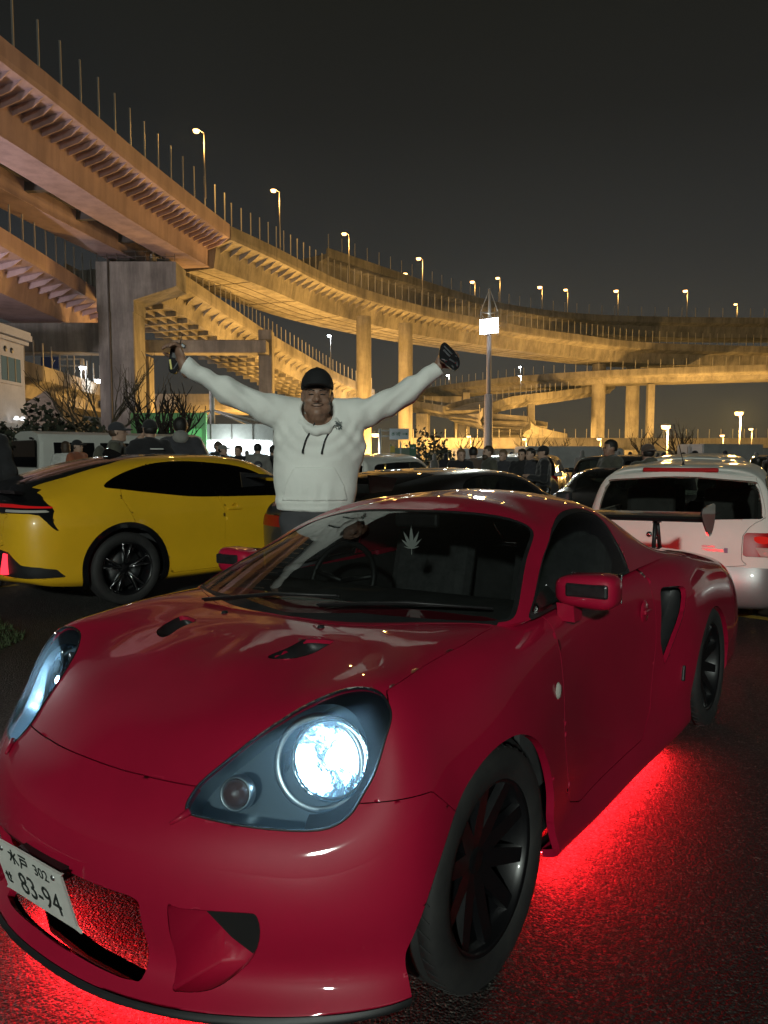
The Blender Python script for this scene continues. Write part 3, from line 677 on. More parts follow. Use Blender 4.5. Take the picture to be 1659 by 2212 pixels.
    MIZU = [[(.5,1),(.5,.05),(.4,.1)], [(.08,.72),(.38,.72),(.28,.4),(.05,.15)], [(.9,.85),(.6,.6)], [(.55,.65),(.72,.35),(.97,.1)]]
    TO = [[(.15,.92),(.9,.92)], [(.22,.7),(.85,.7),(.85,.42),(.22,.42)], [(.22,.7),(.22,.4),(.05,.02)]]
    SE = [[(.02,.58),(.98,.66)], [(.75,.95),(.75,.3),(.62,.3)], [(.3,.9),(.3,.15),(.42,.05),(.9,.05)]]
    strokes('plate_region', MIZU, -.092, .026, .046, .005, p); strokes('plate_region', TO, -.040, .026, .046, .005, p); strokes('plate_kana', SE, -.152, -.050, .034, .0055, p)
    for x in (-.125, .125):
        b = MB(); b.lathe([(0,.007),(.006,.006),(.008,.003)], 10, 'Z', c=(x, .058, 0)); b.build('plate_bolt', M['satin_metal'], p)
    MB().box((.635, 0, .40), (.05, .20, .03)).build('plate_bracket', M['black_plastic'], car)
    # ---- greenhouse
    Rg, Ug, Wg = net_surface(red_roof_net(), 190, 90, ends=(True, True)); G = Panel(Rg, Ug, Wg)
    WS = smooth_poly([(-1,.22),(1.0,.20),(2.2,.12),(2.72,.10),(2.90,.25),(2.80,1.2),(2.62,2.4),(2.5,2.74),(2.2,2.84),(1.3,2.74),(0,2.66),(-1,2.66)], 3)
    SW = smooth_poly([(3.34,.06),(3.26,.6),(3.22,1.8),(3.24,2.6),(3.4,2.86),(4.0,2.98),(4.8,3.02),(5.45,3.02),(5.8,2.75),(5.93,2.0),(5.95,1.0),(5.92,.2),(5.8,.06),(4.5,.05)], 3)
    RW = [(9.2,.5),(11,.5),(11,2.7),(9.3,2.6)]
    ws, sw, rw = uv_poly(WS, .25, .35), uv_poly(SW, .35, .11), uv_poly(RW, .2, .1)
    G.cut(lambda V, UV: ws(V, UV)+.018, 'glass_front'); G.cut(lambda V, UV: sw(V, UV)+.010, 'glass_side'); G.cut(rw, 'glass_rear')
    G.cut(lambda V, UV: ws(V, UV)-.004, 'seal'); G.cut(lambda V, UV: sw(V, UV)-.010, 'seal')
    G.cut(lambda V, UV: np.maximum(UV[:, 1]-.22, UV[:, 0]-2.7), 'cowl')
    def greg(name, labels, m, par=car, **k):
        V, F, S = G.region(labels, **k); return mesh_obj(name, V, F, m, par, True, S)
    hard = greg('hardtop', 'base', rp, flange=.012, gap=.0005)
    greg('window_seal', 'seal', M['black_plastic'], push=-.001, flange=.006)
    greg('cowl_panel', 'cowl', M['black_plastic'], push=-.002)
    sh = greg('windshield', 'glass_front', M['shield_glass'], push=-.003)
    Vs, Fs, _ = G.region('glass_side', mirror=False, push=-.003)
    for s in (1, -1): mesh_obj('side_window', Vs*[1, s, 1], Fs if s > 0 else [f[::-1] for f in Fs], M['car_glass'], car)
    greg('rear_window', 'glass_rear', M['dark_glass'], push=-.002)
    # air freshener hanging below the inside mirror: serrated seven-blade leaf
    lf = MB(); ang = [0, 24, -24, 46, -46, 74, -74]; ln = [1, .82, .82, .6, .6, .34, .34]
    for a, l in zip(ang, ln):
        P = []; a = R(a); L = .10*l
        prof = [(0, .0), (.18, .045), (.4, .085), (.62, .07), (.82, .035), (1, 0)]
        up = [(t*L, w*L) for t, w in prof]; dn = [(t*L, -w*L) for t, w in prof[::-1][1:-1]]
        for t, w in up+dn: P.append((math.sin(a)*t+math.cos(a)*w, math.cos(a)*t-math.sin(a)*w, 0))
        lf.add(P, [tuple(range(len(P)))])
    lf.box((0, -.012, 0), (.003, .026, .0004))
    lf2 = thing('x', None, None); lf2.name = 'hanging_leaf'; lf2.parent = car
    o = lf.build('leaf', mat('leaf_white', (.50,.50,.48), rough=.6), lf2)
    nrm = Vector((.80, .60, 0)).normalized(); uy = Vector((0, 0, 1)); ux = uy.cross(nrm).normalized()
    o.matrix_local = frame4(Vector((-1.02, -.005, 1.02)), ux, uy, nrm)
    MB().tube([(-1.02,-.005,1.115),(-1.04,0,1.15)], .0012, 4).build('string', M['black_plastic'], lf2)
    # wipers
    for pts in ([(-.30,.10,.905),(-.40,.40,.925),(-.50,.66,.915)], [(-.24,-.42,.885),(-.33,-.14,.918),(-.36,.14,.93)]):
        w = MB(); w.tube(pts, [.008,.007,.005], 6); w.tube([Vector(p)+Vector((.012,0,.004)) for p in pts], .004, 5); w.build('wiper', M['black_plastic'], car)
    # ---- mirrors
    for s in (1, -1):
        m = MB(); V, F = [], []; nu, nv = 26, 16
        def sp(c, e): return math.copysign(abs(c)**e, c)
        for i in range(nv+1):
            t = -math.pi/2+math.pi*i/nv
            for k in range(nu):
                a = 2*math.pi*k/nu; e1, e2 = .55, .55
                x = sp(math.cos(t), e1)*sp(math.cos(a), e2)*.062; y = sp(math.cos(t), e1)*sp(math.sin(a), e2)*.106; z = sp(math.sin(t), e1)*.064
                taper = 1-.22*(1-(y+.106)/.212); x = (x+.012) if x > 0 else x*.9
                V.append((x-.825, (y+.852)*s, z*taper+.945+.0*y))
        for i in range(nv):
            for k in range(nu): F.append((i*nu+k, i*nu+(k+1) % nu, (i+1)*nu+(k+1) % nu, (i+1)*nu+k))
        mo = mesh_obj('door_mirror', V, F, rp, car)
        MB().box((-.757, .868*s, .952), (.02, .145, .048), bev=.012).build('mirror_inlay', M['carbon'], mo)
        MB().box((-.886, .853*s, .945), (.006, .18, .10), bev=.002).build('mirror_glass', M['chrome'], mo)
        st = MB(); st.prism([(-.775,.90),(-.86,.90),(-.85,.835),(-.79,.835)], .755*s, .815*s, 'xz'); st.build('mirror_stem', rp, mo)
        MB().box((-.845, .785*s, .850), (.03, .045, .03)).build('stem_gap', M['black_plastic'], mo)
    # ---- rear wing
    wg = thing('x', None, None); wg.name = 'rear_wing'; wg.parent = car
    bl = MB(); prof = [(-3.24,1.012),(-3.27,1.024),(-3.36,1.034),(-3.48,1.040),(-3.50,1.036),(-3.42,1.012),(-3.32,.985),(-3.26,.990)]
    bl.prism([(x, z) for x, z in prof], -.655, .655, 'xz').build('wing_blade', M['carbon'], wg)
    for s in (1, -1):
        e = MB(); e.prism(smooth_poly([(-3.20,1.075),(-3.50,1.095),(-3.53,1.06),(-3.52,.98),(-3.44,.905),(-3.36,.90),(-3.26,.965),(-3.20,1.02)], 2), .655*s, .663*s, 'xz'); e.build('wing_end_plate', M['carbon'], wg)
        st = MB(); y = .34*s
        st.tube([(-3.34,y,.99),(-3.30,y,.80)], .013, 6); st.tube([(-3.38,y,.99),(-3.45,y,.77)], .013, 6); st.tube([(-3.32,y,.87),(-3.41,y,.87)], .008, 6); st.tube([(-3.33,y,.985),(-3.43,y,.83)], .007, 6); st.box((-3.38,y,.985),(.10,.03,.03)); st.box((-3.38,y,.79),(.2,.035,.02))
        st.build('wing_strut', M['black_plastic'], wg)
    # ---- wheels, liners, floor, underglow tubes
    for x, z, lab in ((-.125, .302, 'front'), (-2.47, .305, 'rear')):
        for s in (1, -1):
            wheel(car, x, (.757 if x > -1 else .775)*s, z, .315 if x > -1 else .308, .215 if x > -1 else .225, .226, s, 'plain', 10, 'wheel_black', True, 1.0)
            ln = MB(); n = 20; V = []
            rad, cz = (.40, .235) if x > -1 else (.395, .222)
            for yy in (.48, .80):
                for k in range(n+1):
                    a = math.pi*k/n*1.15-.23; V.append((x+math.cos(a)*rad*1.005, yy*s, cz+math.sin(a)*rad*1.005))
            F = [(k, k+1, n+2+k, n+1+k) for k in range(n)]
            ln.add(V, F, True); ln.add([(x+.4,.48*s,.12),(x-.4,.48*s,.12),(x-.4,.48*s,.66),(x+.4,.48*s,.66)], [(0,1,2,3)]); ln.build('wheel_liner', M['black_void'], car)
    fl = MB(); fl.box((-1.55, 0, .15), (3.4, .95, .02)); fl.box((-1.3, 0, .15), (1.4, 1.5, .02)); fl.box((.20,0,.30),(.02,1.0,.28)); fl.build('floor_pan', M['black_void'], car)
    for pts in ([(-.64,.757,.083),(-1.95,.757,.083)], [(-.64,-.757,.083),(-1.95,-.757,.083)], [(.42,-.42,.088),(.51,-.2,.078),(.52,0,.076),(.51,.2,.078),(.42,.42,.088)], [(-3.2,-.5,.2),(-3.2,.5,.2)]):
        q_ = [Vector(p) for p in pts]; VV = []; HV = []
        for i, p in enumerate(q_):
            t_ = (q_[min(i+1, len(q_)-1)]-q_[max(i-1, 0)]).normalized(); n_ = Vector((-t_.y, t_.x, 0))*.0075; VV += [p-n_-Vector((0,0,.001)), p+n_-Vector((0,0,.001))]; HV += [p-n_*2.8, p+n_*2.8, p+n_*2.8+Vector((0,0,.02)), p-n_*2.8+Vector((0,0,.02))]
        u_ = MB().add(HV, [(4*i+j, 4*i+(j+1) % 4, 4*i+4+(j+1) % 4, 4*i+4+j) for i in range(len(q_)-1) for j in range(4)]).build('underglow_strip', M['black_plastic'], car)
        MB().add(VV, [(2*i, 2*i+1, 2*i+3, 2*i+2) for i in range(len(q_)-1)]).build('led_row', M['led_red'], u_)
    # ---- tail lamps (light the wagon behind)
    for s in (1, -1):
        for yy, zz in ((.60, .62), (.60, .52)):
            t = MB(); t.lathe([(0,-.012),(.035,-.010),(.045,0)], 20, 'X', c=(-3.575, yy*s, zz)); t.build('tail_lamp', M['tail_glow'], car)
    # ---- cabin
    cab = MB(); cab.prism([(-.30,.80),(-.55,.90),(-.72,.905),(-.80,.86),(-.78,.60),(-.35,.55)], -.70, .70, 'xz', True); cab.build('dashboard', M['interior'], car)
    tub = MB(); tub.box((-1.35,0,.30),(1.5,1.40,.02)); tub.box((-2.02,0,.62),(.03,1.36,.62)); tub.box((-1.3,.715,.58),(1.5,.02,.6)); tub.box((-1.3,-.715,.58),(1.5,.02,.6)); tub.box((-1.35,0,.42),(1.3,.22,.24),bev=.04); tub.build('cabin_tub', M['interior'], car)
    for s in (1, -1):
        st = thing('x', None, None); st.name = 'seat'; st.parent = car
        bk = MB(); bk.box((-1.72,.36*s,.74),(.13,.48,.62), rot=Matrix.Rotation(R(-16),3,'Y'), bev=.06); bk.build('seat_back', M['seat_cloth'], st)
        MB().box((-1.42,.36*s,.44),(.5,.48,.16), bev=.06).build('seat_cushion', M['seat_cloth'], st)
        MB().box((-1.80,.36*s,1.06),(.09,.26,.16), rot=Matrix.Rotation(R(-12),3,'Y'), bev=.04).build('head_rest', M['seat_cloth'], st)
    sw_ = MB(); c = Vector((-.98,-.36,.86)); q = Matrix.Rotation(R(68), 3, 'Y')
    ring = [c+q@Vector((math.cos(a)*.175, math.sin(a)*.175, 0)) for a in [2*math.pi*k/36 for k in range(37)]]
    sw_.tube(ring, .014, 8, caps=False)
    for a in (.2, math.pi-.2, -math.pi/2): sw_.tube([c, c+q@Vector((math.cos(a+math.pi/2)*.17, math.sin(a+math.pi/2)*.17, 0))], .012, 6)
    sw_.build('steering_wheel', M['black_plastic'], car)
    MB().box((-1.06, 0, 1.14), (.03, .22, .06), bev=.012).build('rear_view_mirror', M['black_plastic'], car)
    return car
RED_CAR = build_red_car()
# ---------------------------------------------------------------- yellow fastback: control net (x forward from the front axle)
def yellow_net():
    S = []
    def sec(x, pts): S.append([(x, y, z) for y, z in pts])
    sec(.85, [(.45,.22),(.55,.25),(.58,.40),(.55,.55),(.48,.62),(.40,.655),(.33,.67),(.26,.68),(.13,.69),(0,.69)])
    sec(.55, [(.70,.2),(.78,.24),(.82,.42),(.80,.58),(.72,.68),(.60,.72),(.5,.745),(.4,.76),(.2,.775),(0,.78)])
    sec(0, [(.78,.2),(.86,.24),(.88,.45),(.875,.64),(.84,.80),(.74,.88),(.62,.90),(.48,.92),(.25,.93),(0,.935)])
    sec(-.5, [(.80,.18),(.86,.23),(.87,.45),(.865,.65),(.84,.83),(.79,.91),(.68,.98),(.52,1.04),(.28,1.07),(0,1.08)])
    sec(-1.0, [(.80,.18),(.87,.23),(.873,.45),(.868,.66),(.85,.84),(.82,.925),(.74,1.10),(.60,1.26),(.32,1.32),(0,1.335)])
    sec(-1.6, [(.80,.18),(.87,.23),(.872,.45),(.866,.66),(.85,.84),(.82,.94),(.75,1.15),(.62,1.335),(.33,1.405),(0,1.42)])
    sec(-2.2, [(.80,.18),(.87,.23),(.876,.45),(.872,.66),(.855,.85),(.82,.96),(.75,1.15),(.61,1.33),(.33,1.40),(0,1.415)])
    sec(-2.75, [(.82,.2),(.88,.25),(.892,.45),(.894,.66),(.88,.86),(.83,.985),(.75,1.13),(.60,1.275),(.33,1.345),(0,1.36)])
    sec(-3.2, [(.80,.22),(.85,.27),(.868,.45),(.878,.66),(.865,.86),(.80,.995),(.71,1.085),(.55,1.175),(.3,1.235),(0,1.25)])
    sec(-3.45, [(.76,.25),(.80,.29),(.835,.45),(.845,.66),(.83,.85),(.765,.975),(.67,1.04),(.52,1.10),(.28,1.145),(0,1.16)])
    S.append([(-3.56,.66,.27),(-3.60,.69,.30),(-3.625,.715,.45),(-3.63,.73,.66),(-3.62,.72,.84),(-3.60,.66,.955),(-3.575,.57,1.005),(-3.56,.44,1.045),(-3.55,.24,1.07),(-3.545,0,1.08)])
    S.append([(-3.66,.36,.27),(-3.70,.38,.30),(-3.73,.39,.45),(-3.725,.40,.66),(-3.71,.40,.84),(-3.69,.37,.955),(-3.65,.32,1.0),(-3.62,.25,1.035),(-3.60,.13,1.055),(-3.59,0,1.065)])
    S.append([(-3.68,0,.27),(-3.72,0,.30),(-3.75,0,.45),(-3.745,0,.66),(-3.73,0,.84),(-3.705,0,.955),(-3.67,0,1.0),(-3.64,0,1.03),(-3.62,0,1.05),(-3.61,0,1.06)])
    return np.array(S)
# ---------------------------------------------------------------- yellow fastback, seen from behind on its right
def side_field(poly, ymin=.5):
    p = np.array(poly, float); return lambda V, UV: np.where(V[:, 1] > ymin, poly_sd(p, V[:, [0, 2]]), 1)
def emit_regions(car, B, regs):
    for nm, lab, m, k in regs:
        k = dict(k); split = k.pop('split', False)
        if split:
            V, F, S = B.region(lab, mirror=False, **k)
            for s in (1, -1): mesh_obj(nm, V*[1, s, 1], F if s > 0 else [f[::-1] for f in F], M[m], car, True, S)
        else:
            V, F, S = B.region(lab, **k); mesh_obj(nm, V, F, M[m], car, True, S)
mat('tail_strip', (.35,.004,.006), rough=.1, coat=1.0, emit=(1,.02,.02), estr=.22)
def build_yellow():
    car = thing('fastback_car', 'bright yellow fastback car with black roof, parked beside the capped man', 'car', (-1.126, 9.483, 0), R(46))
    Rr, U, W = net_surface(yellow_net(), 230, 150, ends=(False, True)); B = Panel(Rr, U, W)
    B.cut(lambda V, UV: np.where(V[:, 1] > .5, np.hypot(V[:, 0]+2.755, V[:, 2]-.355)-.375, 1), 'hole'); B.cut(lambda V, UV: np.where(V[:, 1] > .5, np.hypot(V[:, 0], V[:, 2]-.355)-.375, 1), 'hole')
    B.cut(lambda V, UV: np.where(V[:, 1] > .5, np.hypot(V[:, 0]+2.755, V[:, 2]-.355)-.425, 1), 'cladding')
    win = smooth_poly([(-2.90,1.12),(-2.68,1.235),(-2.35,1.322),(-2.04,1.345),(-1.77,1.338),(-1.32,1.282),(-.95,1.14),(-.62,.99),(-.62,.955),(-1.0,.965),(-1.89,.985),(-2.24,1.018),(-2.74,1.085)], 3)
    B.cut(side_field(win), 'side_glass')
    B.cut(uv_poly([(9.75,7.15),(8.8,7.22),(7.9,7.18),(7.0,7.38),(6.33,7.85),(5.66,8.0),(5.0,8.05),(4.5,7.9),(3.2,7.6),(2.6,7.5),(2.6,9.6),(9.75,9.6)], .3, .12), 'black_roof')
    B.cut(lambda V, UV: np.where((V[:, 0] < -3.3) & (V[:, 2] > .6), poly_sd(smooth_poly([(.46,1.115),(.60,1.07),(.70,1.03),(.80,.95),(.835,.87),(.866,.73),(.845,.79),(.81,.86),(.74,.895),(.41,.895),(-.6,.895),(-.6,1.12)], 2), V[:, [1, 2]]), 1), 'lamp_bar')
    B.cut(lambda V, UV: np.where(V[:, 0] < -3.3, poly_sd([(-.6,.945),(-.6,.975),(.55,.972),(.80,.952),(.81,.938),(.55,.945)], V[:, [1, 2]]), 1), 'tail_strip', ('lamp_bar',))
    B.cut(lambda V, UV: np.where(V[:, 0] < -3.3, poly_sd([(.50,.905),(.50,.928),(.80,.922),(.82,.902)], V[:, [1, 2]]), 1), 'reverse', ('lamp_bar',))
    B.cut(lambda V, UV: np.where((V[:, 0] < -3.3) & (V[:, 2] < .6), poly_sd([(-.6,.57),(.45,.57),(.57,.555),(.69,.445),(.80,.425),(.845,.40),(.85,.325),(.7,.325),(.4,.34),(-.6,.34)], V[:, [1, 2]]), 1), 'insert')
    B.cut(side_field([(-2.755,1.2),(-2.76,1.0),(-2.70,.85),(-2.665,.77),(-2.4,.60),(-2.33,.4),(-2.30,.25),(-1.69,.25),(-1.645,.84),(-1.70,.96),(-1.70,1.2)]), 'rear_door')
    B.cut(side_field([(-1.70,1.2),(-1.645,.84),(-1.69,.25),(-.62,.25),(-.52,.6),(-.58,1.0)]), 'front_door')
    B.cut(lambda V, UV: np.where((V[:, 0] < -3.4), poly_sd(smooth_poly([(-.6,.9),(.46,.9),(.50,.84),(.47,.66),(.43,.60),(-.6,.60)], 2), V[:, [1, 2]]), 1), 'hatch')
    emit_regions(car, B, [('body_shell','base','yellow_paint',dict(flange=.02, gap=.0015)),('rear_door','rear_door','yellow_paint',dict(flange=.02, gap=.003, split=True)),('front_door','front_door','yellow_paint',dict(flange=.02, gap=.003, split=True)),
        ('tailgate','hatch','yellow_paint',dict(flange=.02, gap=.003)),('roof_panel','black_roof','black_gloss',dict(push=.002, flange=.01)),('side_window','side_glass','dark_glass',dict(push=-.002, flange=.008, split=True)),
        ('lamp_bar','lamp_bar','black_gloss',dict(push=.004, flange=.02)),('tail_lamp','tail_strip','tail_strip',dict(push=.006, flange=.01)),('reverse_lamp','reverse','clear_lens_part',dict(push=.006, flange=.01, split=True)),('bumper_insert','insert','black_plastic',dict(push=-.004, flange=.01)),('wheel_arch_trim','cladding','black_gloss',dict(push=.006, flange=.03, split=True))])
    for s in (1, -1):
        MB().tube([(-3.70,.52*s,.54),(-3.71,.50*s,.36)], [.028,.042], 8).build('fog_lamp', emis('fog_glow', (1,.03,.05), 2.5), car)
        for x, lab in ((-1.53, 'front'), (-2.58, 'rear')):
            if x < -2: continue
            h = MB(); h.box((x, .858*s, .846), (.17,.020,.026), bev=.009); h.lathe([(0,.006),(.035,.003),(.04,-.004)], 16, 'Y', c=(x+.01,.846*s,.866)); h.build('door_handle', M['yellow_paint'], car)
        for pts in ([(-2.30,.775*s,1.045),(-2.41,.62*s,1.315)], [(-1.72,.80*s,1.0),(-1.80,.635*s,1.335)]): MB().tube(pts, .007, 5).build('window_pillar', M['black_gloss'], car)
        for x in (0, -2.755): wheel(car, x, .795*s, .342, .342, .205, .250, s, 'split', 5, 'wheel_black', False, .6)
        for x in (0, -2.755):
            for k in range(5):
                a = 2*math.pi*k/5+.3; b = MB()
                for sg in (-1, 1):
                    p = [(x+math.cos(a+sg*d)*rr, (.795+.1025*f)*s, .342+math.sin(a+sg*d)*rr) for rr, d, f in ((.04,.05,.46),(.13,.13,.62),(.235,.20,.80))]; b.tube(p, .004, 5)
                p = [(x+math.cos(a+u*.20)*.236, (.795+.1025*.8)*s, .342+math.sin(a+u*.20)*.236) for u in (-1, -.3, .3, 1)]; b.tube(p, .003, 5); b.build('spoke_edge', M['alloy'], car)
    fl = MB(); fl.box((-1.9,0,.24),(3.0,1.45,.03)); fl.box((-2.755,0,.5),(1.0,1.1,.5)); fl.box((0,0,.5),(1.0,1.1,.5)); fl.build('floor_pan', M['black_void'], car)
    sp = MB(); sp.prism([(-3.56,1.085),(-3.63,1.090),(-3.62,1.060),(-3.55,1.06)], -.56, .56, 'xz'); sp.build('spoiler_lip', M['black_gloss'], car)
    an = MB(); an.prism(smooth_poly([(-2.35,1.41),(-2.54,1.40),(-2.52,1.465),(-2.47,1.47)], 3), -.015, .015, 'xz'); an.build('roof_antenna', M['black_gloss'], car)
    bd = MB(); bd.box((-3.735,-.1,.70),(.006,.10,.016)); bd.build('model_badge', M['red_lens'], car)
    tub = MB(); tub.box((-1.7,0,.6),(2.6,1.4,.4)); 
    for x in (-1.35,-2.3):
        for s in (1,-1): tub.box((x-.1,.36*s,.95),(.14,.46,.55), bev=.05); tub.box((x-.14,.36*s,1.27),(.1,.26,.16), bev=.04)
    tub.build('cabin', M['interior'], car)
    return car
build_yellow()

# ---------------------------------------------------------------- wagon net, shared by several parked cars
def wagon_net(zs=1.0, hatch=0.0):
    S = []
    def sec(x, pts): S.append([(x, y, z) for y, z in pts])
    sec(.75, [(.45,.22),(.55,.26),(.60,.42),(.58,.55),(.52,.61),(.45,.64),(.38,.655),(.30,.66),(.15,.665),(0,.665)])
    sec(.4, [(.70,.2),(.78,.25),(.80,.45),(.78,.6),(.70,.7),(.60,.73),(.5,.75),(.4,.76),(.2,.77),(0,.77)])
    sec(-.25, [(.76,.2),(.83,.25),(.84,.45),(.83,.65),(.80,.8),(.74,.86),(.6,.88),(.45,.9),(.2,.91),(0,.91)])
    sec(-.65, [(.76,.19),(.83,.24),(.84,.45),(.83,.65),(.81,.81),(.78,.88),(.70,.95),(.55,1.0),(.3,1.02),(0,1.03)])
    sec(-1.2, [(.76,.19),(.83,.24),(.84,.45),(.83,.66),(.81,.82),(.78,.9),(.70,1.14),(.58,1.31),(.3,1.385),(0,1.40)])
    sec(-1.7, [(.76,.19),(.83,.24),(.84,.45),(.83,.66),(.81,.82),(.78,.92),(.72,1.14),(.625,1.345),(.36,1.408),(0,1.42)])
    sec(-2.3, [(.76,.19),(.83,.24),(.845,.45),(.84,.66),(.82,.82),(.78,.92),(.72,1.14),(.625,1.34),(.36,1.403),(0,1.415)])
    sec(-2.8, [(.76,.2),(.83,.25),(.845,.45),(.835,.66),(.81,.82),(.78,.92),(.715,1.14),(.62,1.325),(.36,1.39),(0,1.402)])
    sec(-3.07-hatch*0, [(.74,.21),(.81,.25),(.83,.45),(.82,.66),(.80,.82),(.77,.92),(.705,1.13),(.61,1.305),(.36,1.368),(0,1.38)])
    S.append([(-3.32,.70,.22),(-3.40,.745,.26),(-3.43,.77,.45),(-3.39,.77,.65),(-3.35,.76,.82),(-3.32,.735,.92),(-3.235,.69,1.12),(-3.145,.605,1.28),(-3.10,.36,1.346),(-3.09,0,1.36)])
    S.append([(-3.42,.42,.22),(-3.50,.44,.26),(-3.53,.46,.45),(-3.48,.46,.65),(-3.44,.46,.82),(-3.405,.45,.92),(-3.30,.43,1.13),(-3.195,.40,1.288),(-3.145,.22,1.345),(-3.125,0,1.36)])
    S.append([(-3.45,0,.22),(-3.53,0,.26),(-3.56,0,.45),(-3.51,0,.65),(-3.47,0,.82),(-3.43,0,.92),(-3.32,0,1.13),(-3.215,0,1.29),(-3.165,0,1.35),(-3.14,0,1.366)])
    A = np.array(S); A[:, :, 2] = np.where(A[:, :, 2] > .9, .9+(A[:, :, 2]-.9)*zs, A[:, :, 2]); return A
def build_wagon(name, label, loc, rz, paint, res=(120, 80), full=True, scale=1.0, group=None, hero=False, net=None, lower='silver_paint', cat='car'):
    car = thing(name, label, cat, loc, rz, group); car.scale = (scale,)*3
    Rr, U, W = net_surface(net if net is not None else wagon_net(), *res, ends=(False, True)); B = Panel(Rr, U, W)
    for x in (0, -2.52): B.cut(lambda V, UV, x=x: np.where(V[:, 1] > .5, np.hypot(V[:, 0]-x, V[:, 2]-.30)-.34, 1), 'hole')
    B.cut(side_field(smooth_poly([(-.80,.945),(-1.18,1.19),(-1.4,1.285),(-1.7,1.30),(-2.85,1.27),(-2.98,1.15),(-3.02,.985),(-2.9,.955),(-1.8,.945)], 2)), 'side_glass')
    B.cut(lambda V, UV: np.where((V[:, 0] < -3.0) & (V[:, 2] > .8), poly_sd(smooth_poly([(-.3,.955),(.58,.958),(.655,.98),(.635,1.14),(.595,1.235),(.55,1.262),(-.3,1.278)], 2), V[:, [1, 2]]), 1), 'rear_glass')
    B.cut(uv_poly([(2.75,7.1),(3.25,6.5),(4.1,7.35),(4.1,9.9),(2.75,9.9)], .4, .12), 'shield')
    B.cut(lambda V, UV: np.where((V[:, 0] < -3.2) & (V[:, 1] > .2), poly_sd([(.53,.82),(.55,.845),(.80,.845),(.80,.655),(.53,.655)], V[:, [1, 2]]), 1), 'lamp')
    B.cut(lambda V, UV: np.where(V[:, 0] < -3.05, V[:, 2]-.565, 1), 'bumper')
    B.cut(lambda V, UV: np.where(V[:, 0] < -3.0, poly_sd(smooth_poly([(-.5,.575),(.50,.575),(.525,.62),(.525,.82),(.62,.93),(.68,.965),(.665,1.1),(.60,1.28),(.52,1.30),(-.5,1.315)], 2), V[:, [1, 2]]), 1), 'tailgate')
    B.cut(side_field([(-.75,.2),(-.75,1.0),(-1.75,1.35),(-1.75,.2)]), 'front_door'); B.cut(side_field([(-1.75,.2),(-1.75,1.35),(-2.6,1.3),(-2.62,.8),(-2.42,.64),(-2.2,.5),(-2.15,.2)]), 'rear_door')
    emit_regions(car, B, [('body_shell','base',paint,dict(flange=.02, gap=.001)),('front_door','front_door',paint,dict(flange=.015, gap=.002, split=True)),('rear_door','rear_door',paint,dict(flange=.015, gap=.002, split=True)),('tailgate','tailgate',paint,dict(flange=.02, gap=.003)),
        ('side_window','side_glass','car_glass',dict(push=-.002, split=True)),('rear_window','rear_glass','car_glass',dict(push=.002, flange=.01)),('windshield','shield','car_glass',dict(push=-.001)),('rear_bumper','bumper',lower,dict(push=.012, flange=.03)),('tail_lamp','lamp','red_lens',dict(push=.006, flange=.015, split=True))])
    for s in (1, -1):
        for x in (0, -2.52): wheel(car, x, .73*s, .30, .30, .19, .2, s, 'plain', 8, 'alloy', False, .4)
        MB().box((-.62,.90*s,.98),(.10,.17,.11), bev=.03).build('door_mirror', M[paint], car)
    fl = MB(); fl.box((-1.5,0,.22),(3.6,1.4,.03)); fl.box((-2.52,0,.5),(.9,1.0,.5)); fl.box((0,0,.5),(.9,1.0,.5)); fl.build('floor_pan', M['black_void'], car)
    cb = MB(); cb.box((-1.9,0,.55),(2.6,1.4,.35)); cb.box((-.75,0,.85),(.4,1.4,.2))
    for x in (-1.35,-2.2):
        for s in (1,-1): cb.box((x-.1,.36*s,.92),(.14,.46,.5), bev=.05); cb.box((x-.14,.36*s,1.2),(.1,.26,.16), bev=.06)
    cb.build('cabin', M['interior'], car)
    if hero:
        for ch in car.children:
            if ch.name.split('.')[0] in ('rear_window','windshield','side_window'): ch.data.materials[0] = M['wagon_glass']
        for s in (1, -1):
            l2 = MB(); l2.box((-3.41,.655*s,.695),(.10,.22,.075), rot=Matrix.Rotation(R(14*s),3,'Z'), bev=.01); l2.build('reverse_lamp', M['clear_lens_part'], car)
            l3 = MB(); l3.box((-3.425,.655*s,.79),(.05,.12,.06), rot=Matrix.Rotation(R(14*s),3,'Z'), bev=.02); l3.build('lit_lamp', emis('dim_tail', (1,.03,.02), .45), car)
        MB().box((-3.17,0,1.352),(.05,.62,.036), bev=.01).build('high_brake_lamp', M['red_lens'], car)
        an = MB(); an.lathe([(.035,1.37),(.012,1.40),(.004,1.43)], 10, 'Z', c=(-2.95,0,0)); an.tube([(-2.95,0,1.42),(-3.2,.06,1.75)], .004, 5); an.build('roof_aerial', M['black_plastic'], car)
        w = MB(); w.tube([(-3.42,.0,.965),(-3.40,-.34,1.0)], .009, 5); w.lathe([(0,-.012),(.02,-.01),(.025,.01)], 12, 'X', c=(-3.44,0,.955)); w.build('rear_wiper', M['black_plastic'], car)
        k = MB(); k.lathe([(0,-.012),(.022,-.010),(.026,0)], 16, 'X', c=(-3.475,.20,.80)); k.build('tailgate_lock', M['chrome'], car)
        b = MB(); b.box((-3.482,-.30,.695),(.006,.17,.020)); b.box((-3.478,-.27,.724),(.006,.10,.014)); b.build('rear_badge', M['satin_metal'], car); MB().box((-3.482,-.405,.697),(.006,.026,.04)).build('small_badge', mat('badge_blue', (.12,.16,.26), rough=.4), car)
        MB().box((-3.435,.0,.955),(.004,.14,.012)).build('glass_label', M['plate_white'], car)
        MB().box((-3.55,-.42,.42),(.006,.085,.028)).build('bumper_reflector', M['red_lens'], car)
        MB().box((-3.56,.02,.47),(.006,.33,.165)).build('number_plate', M['plate_white'], car)
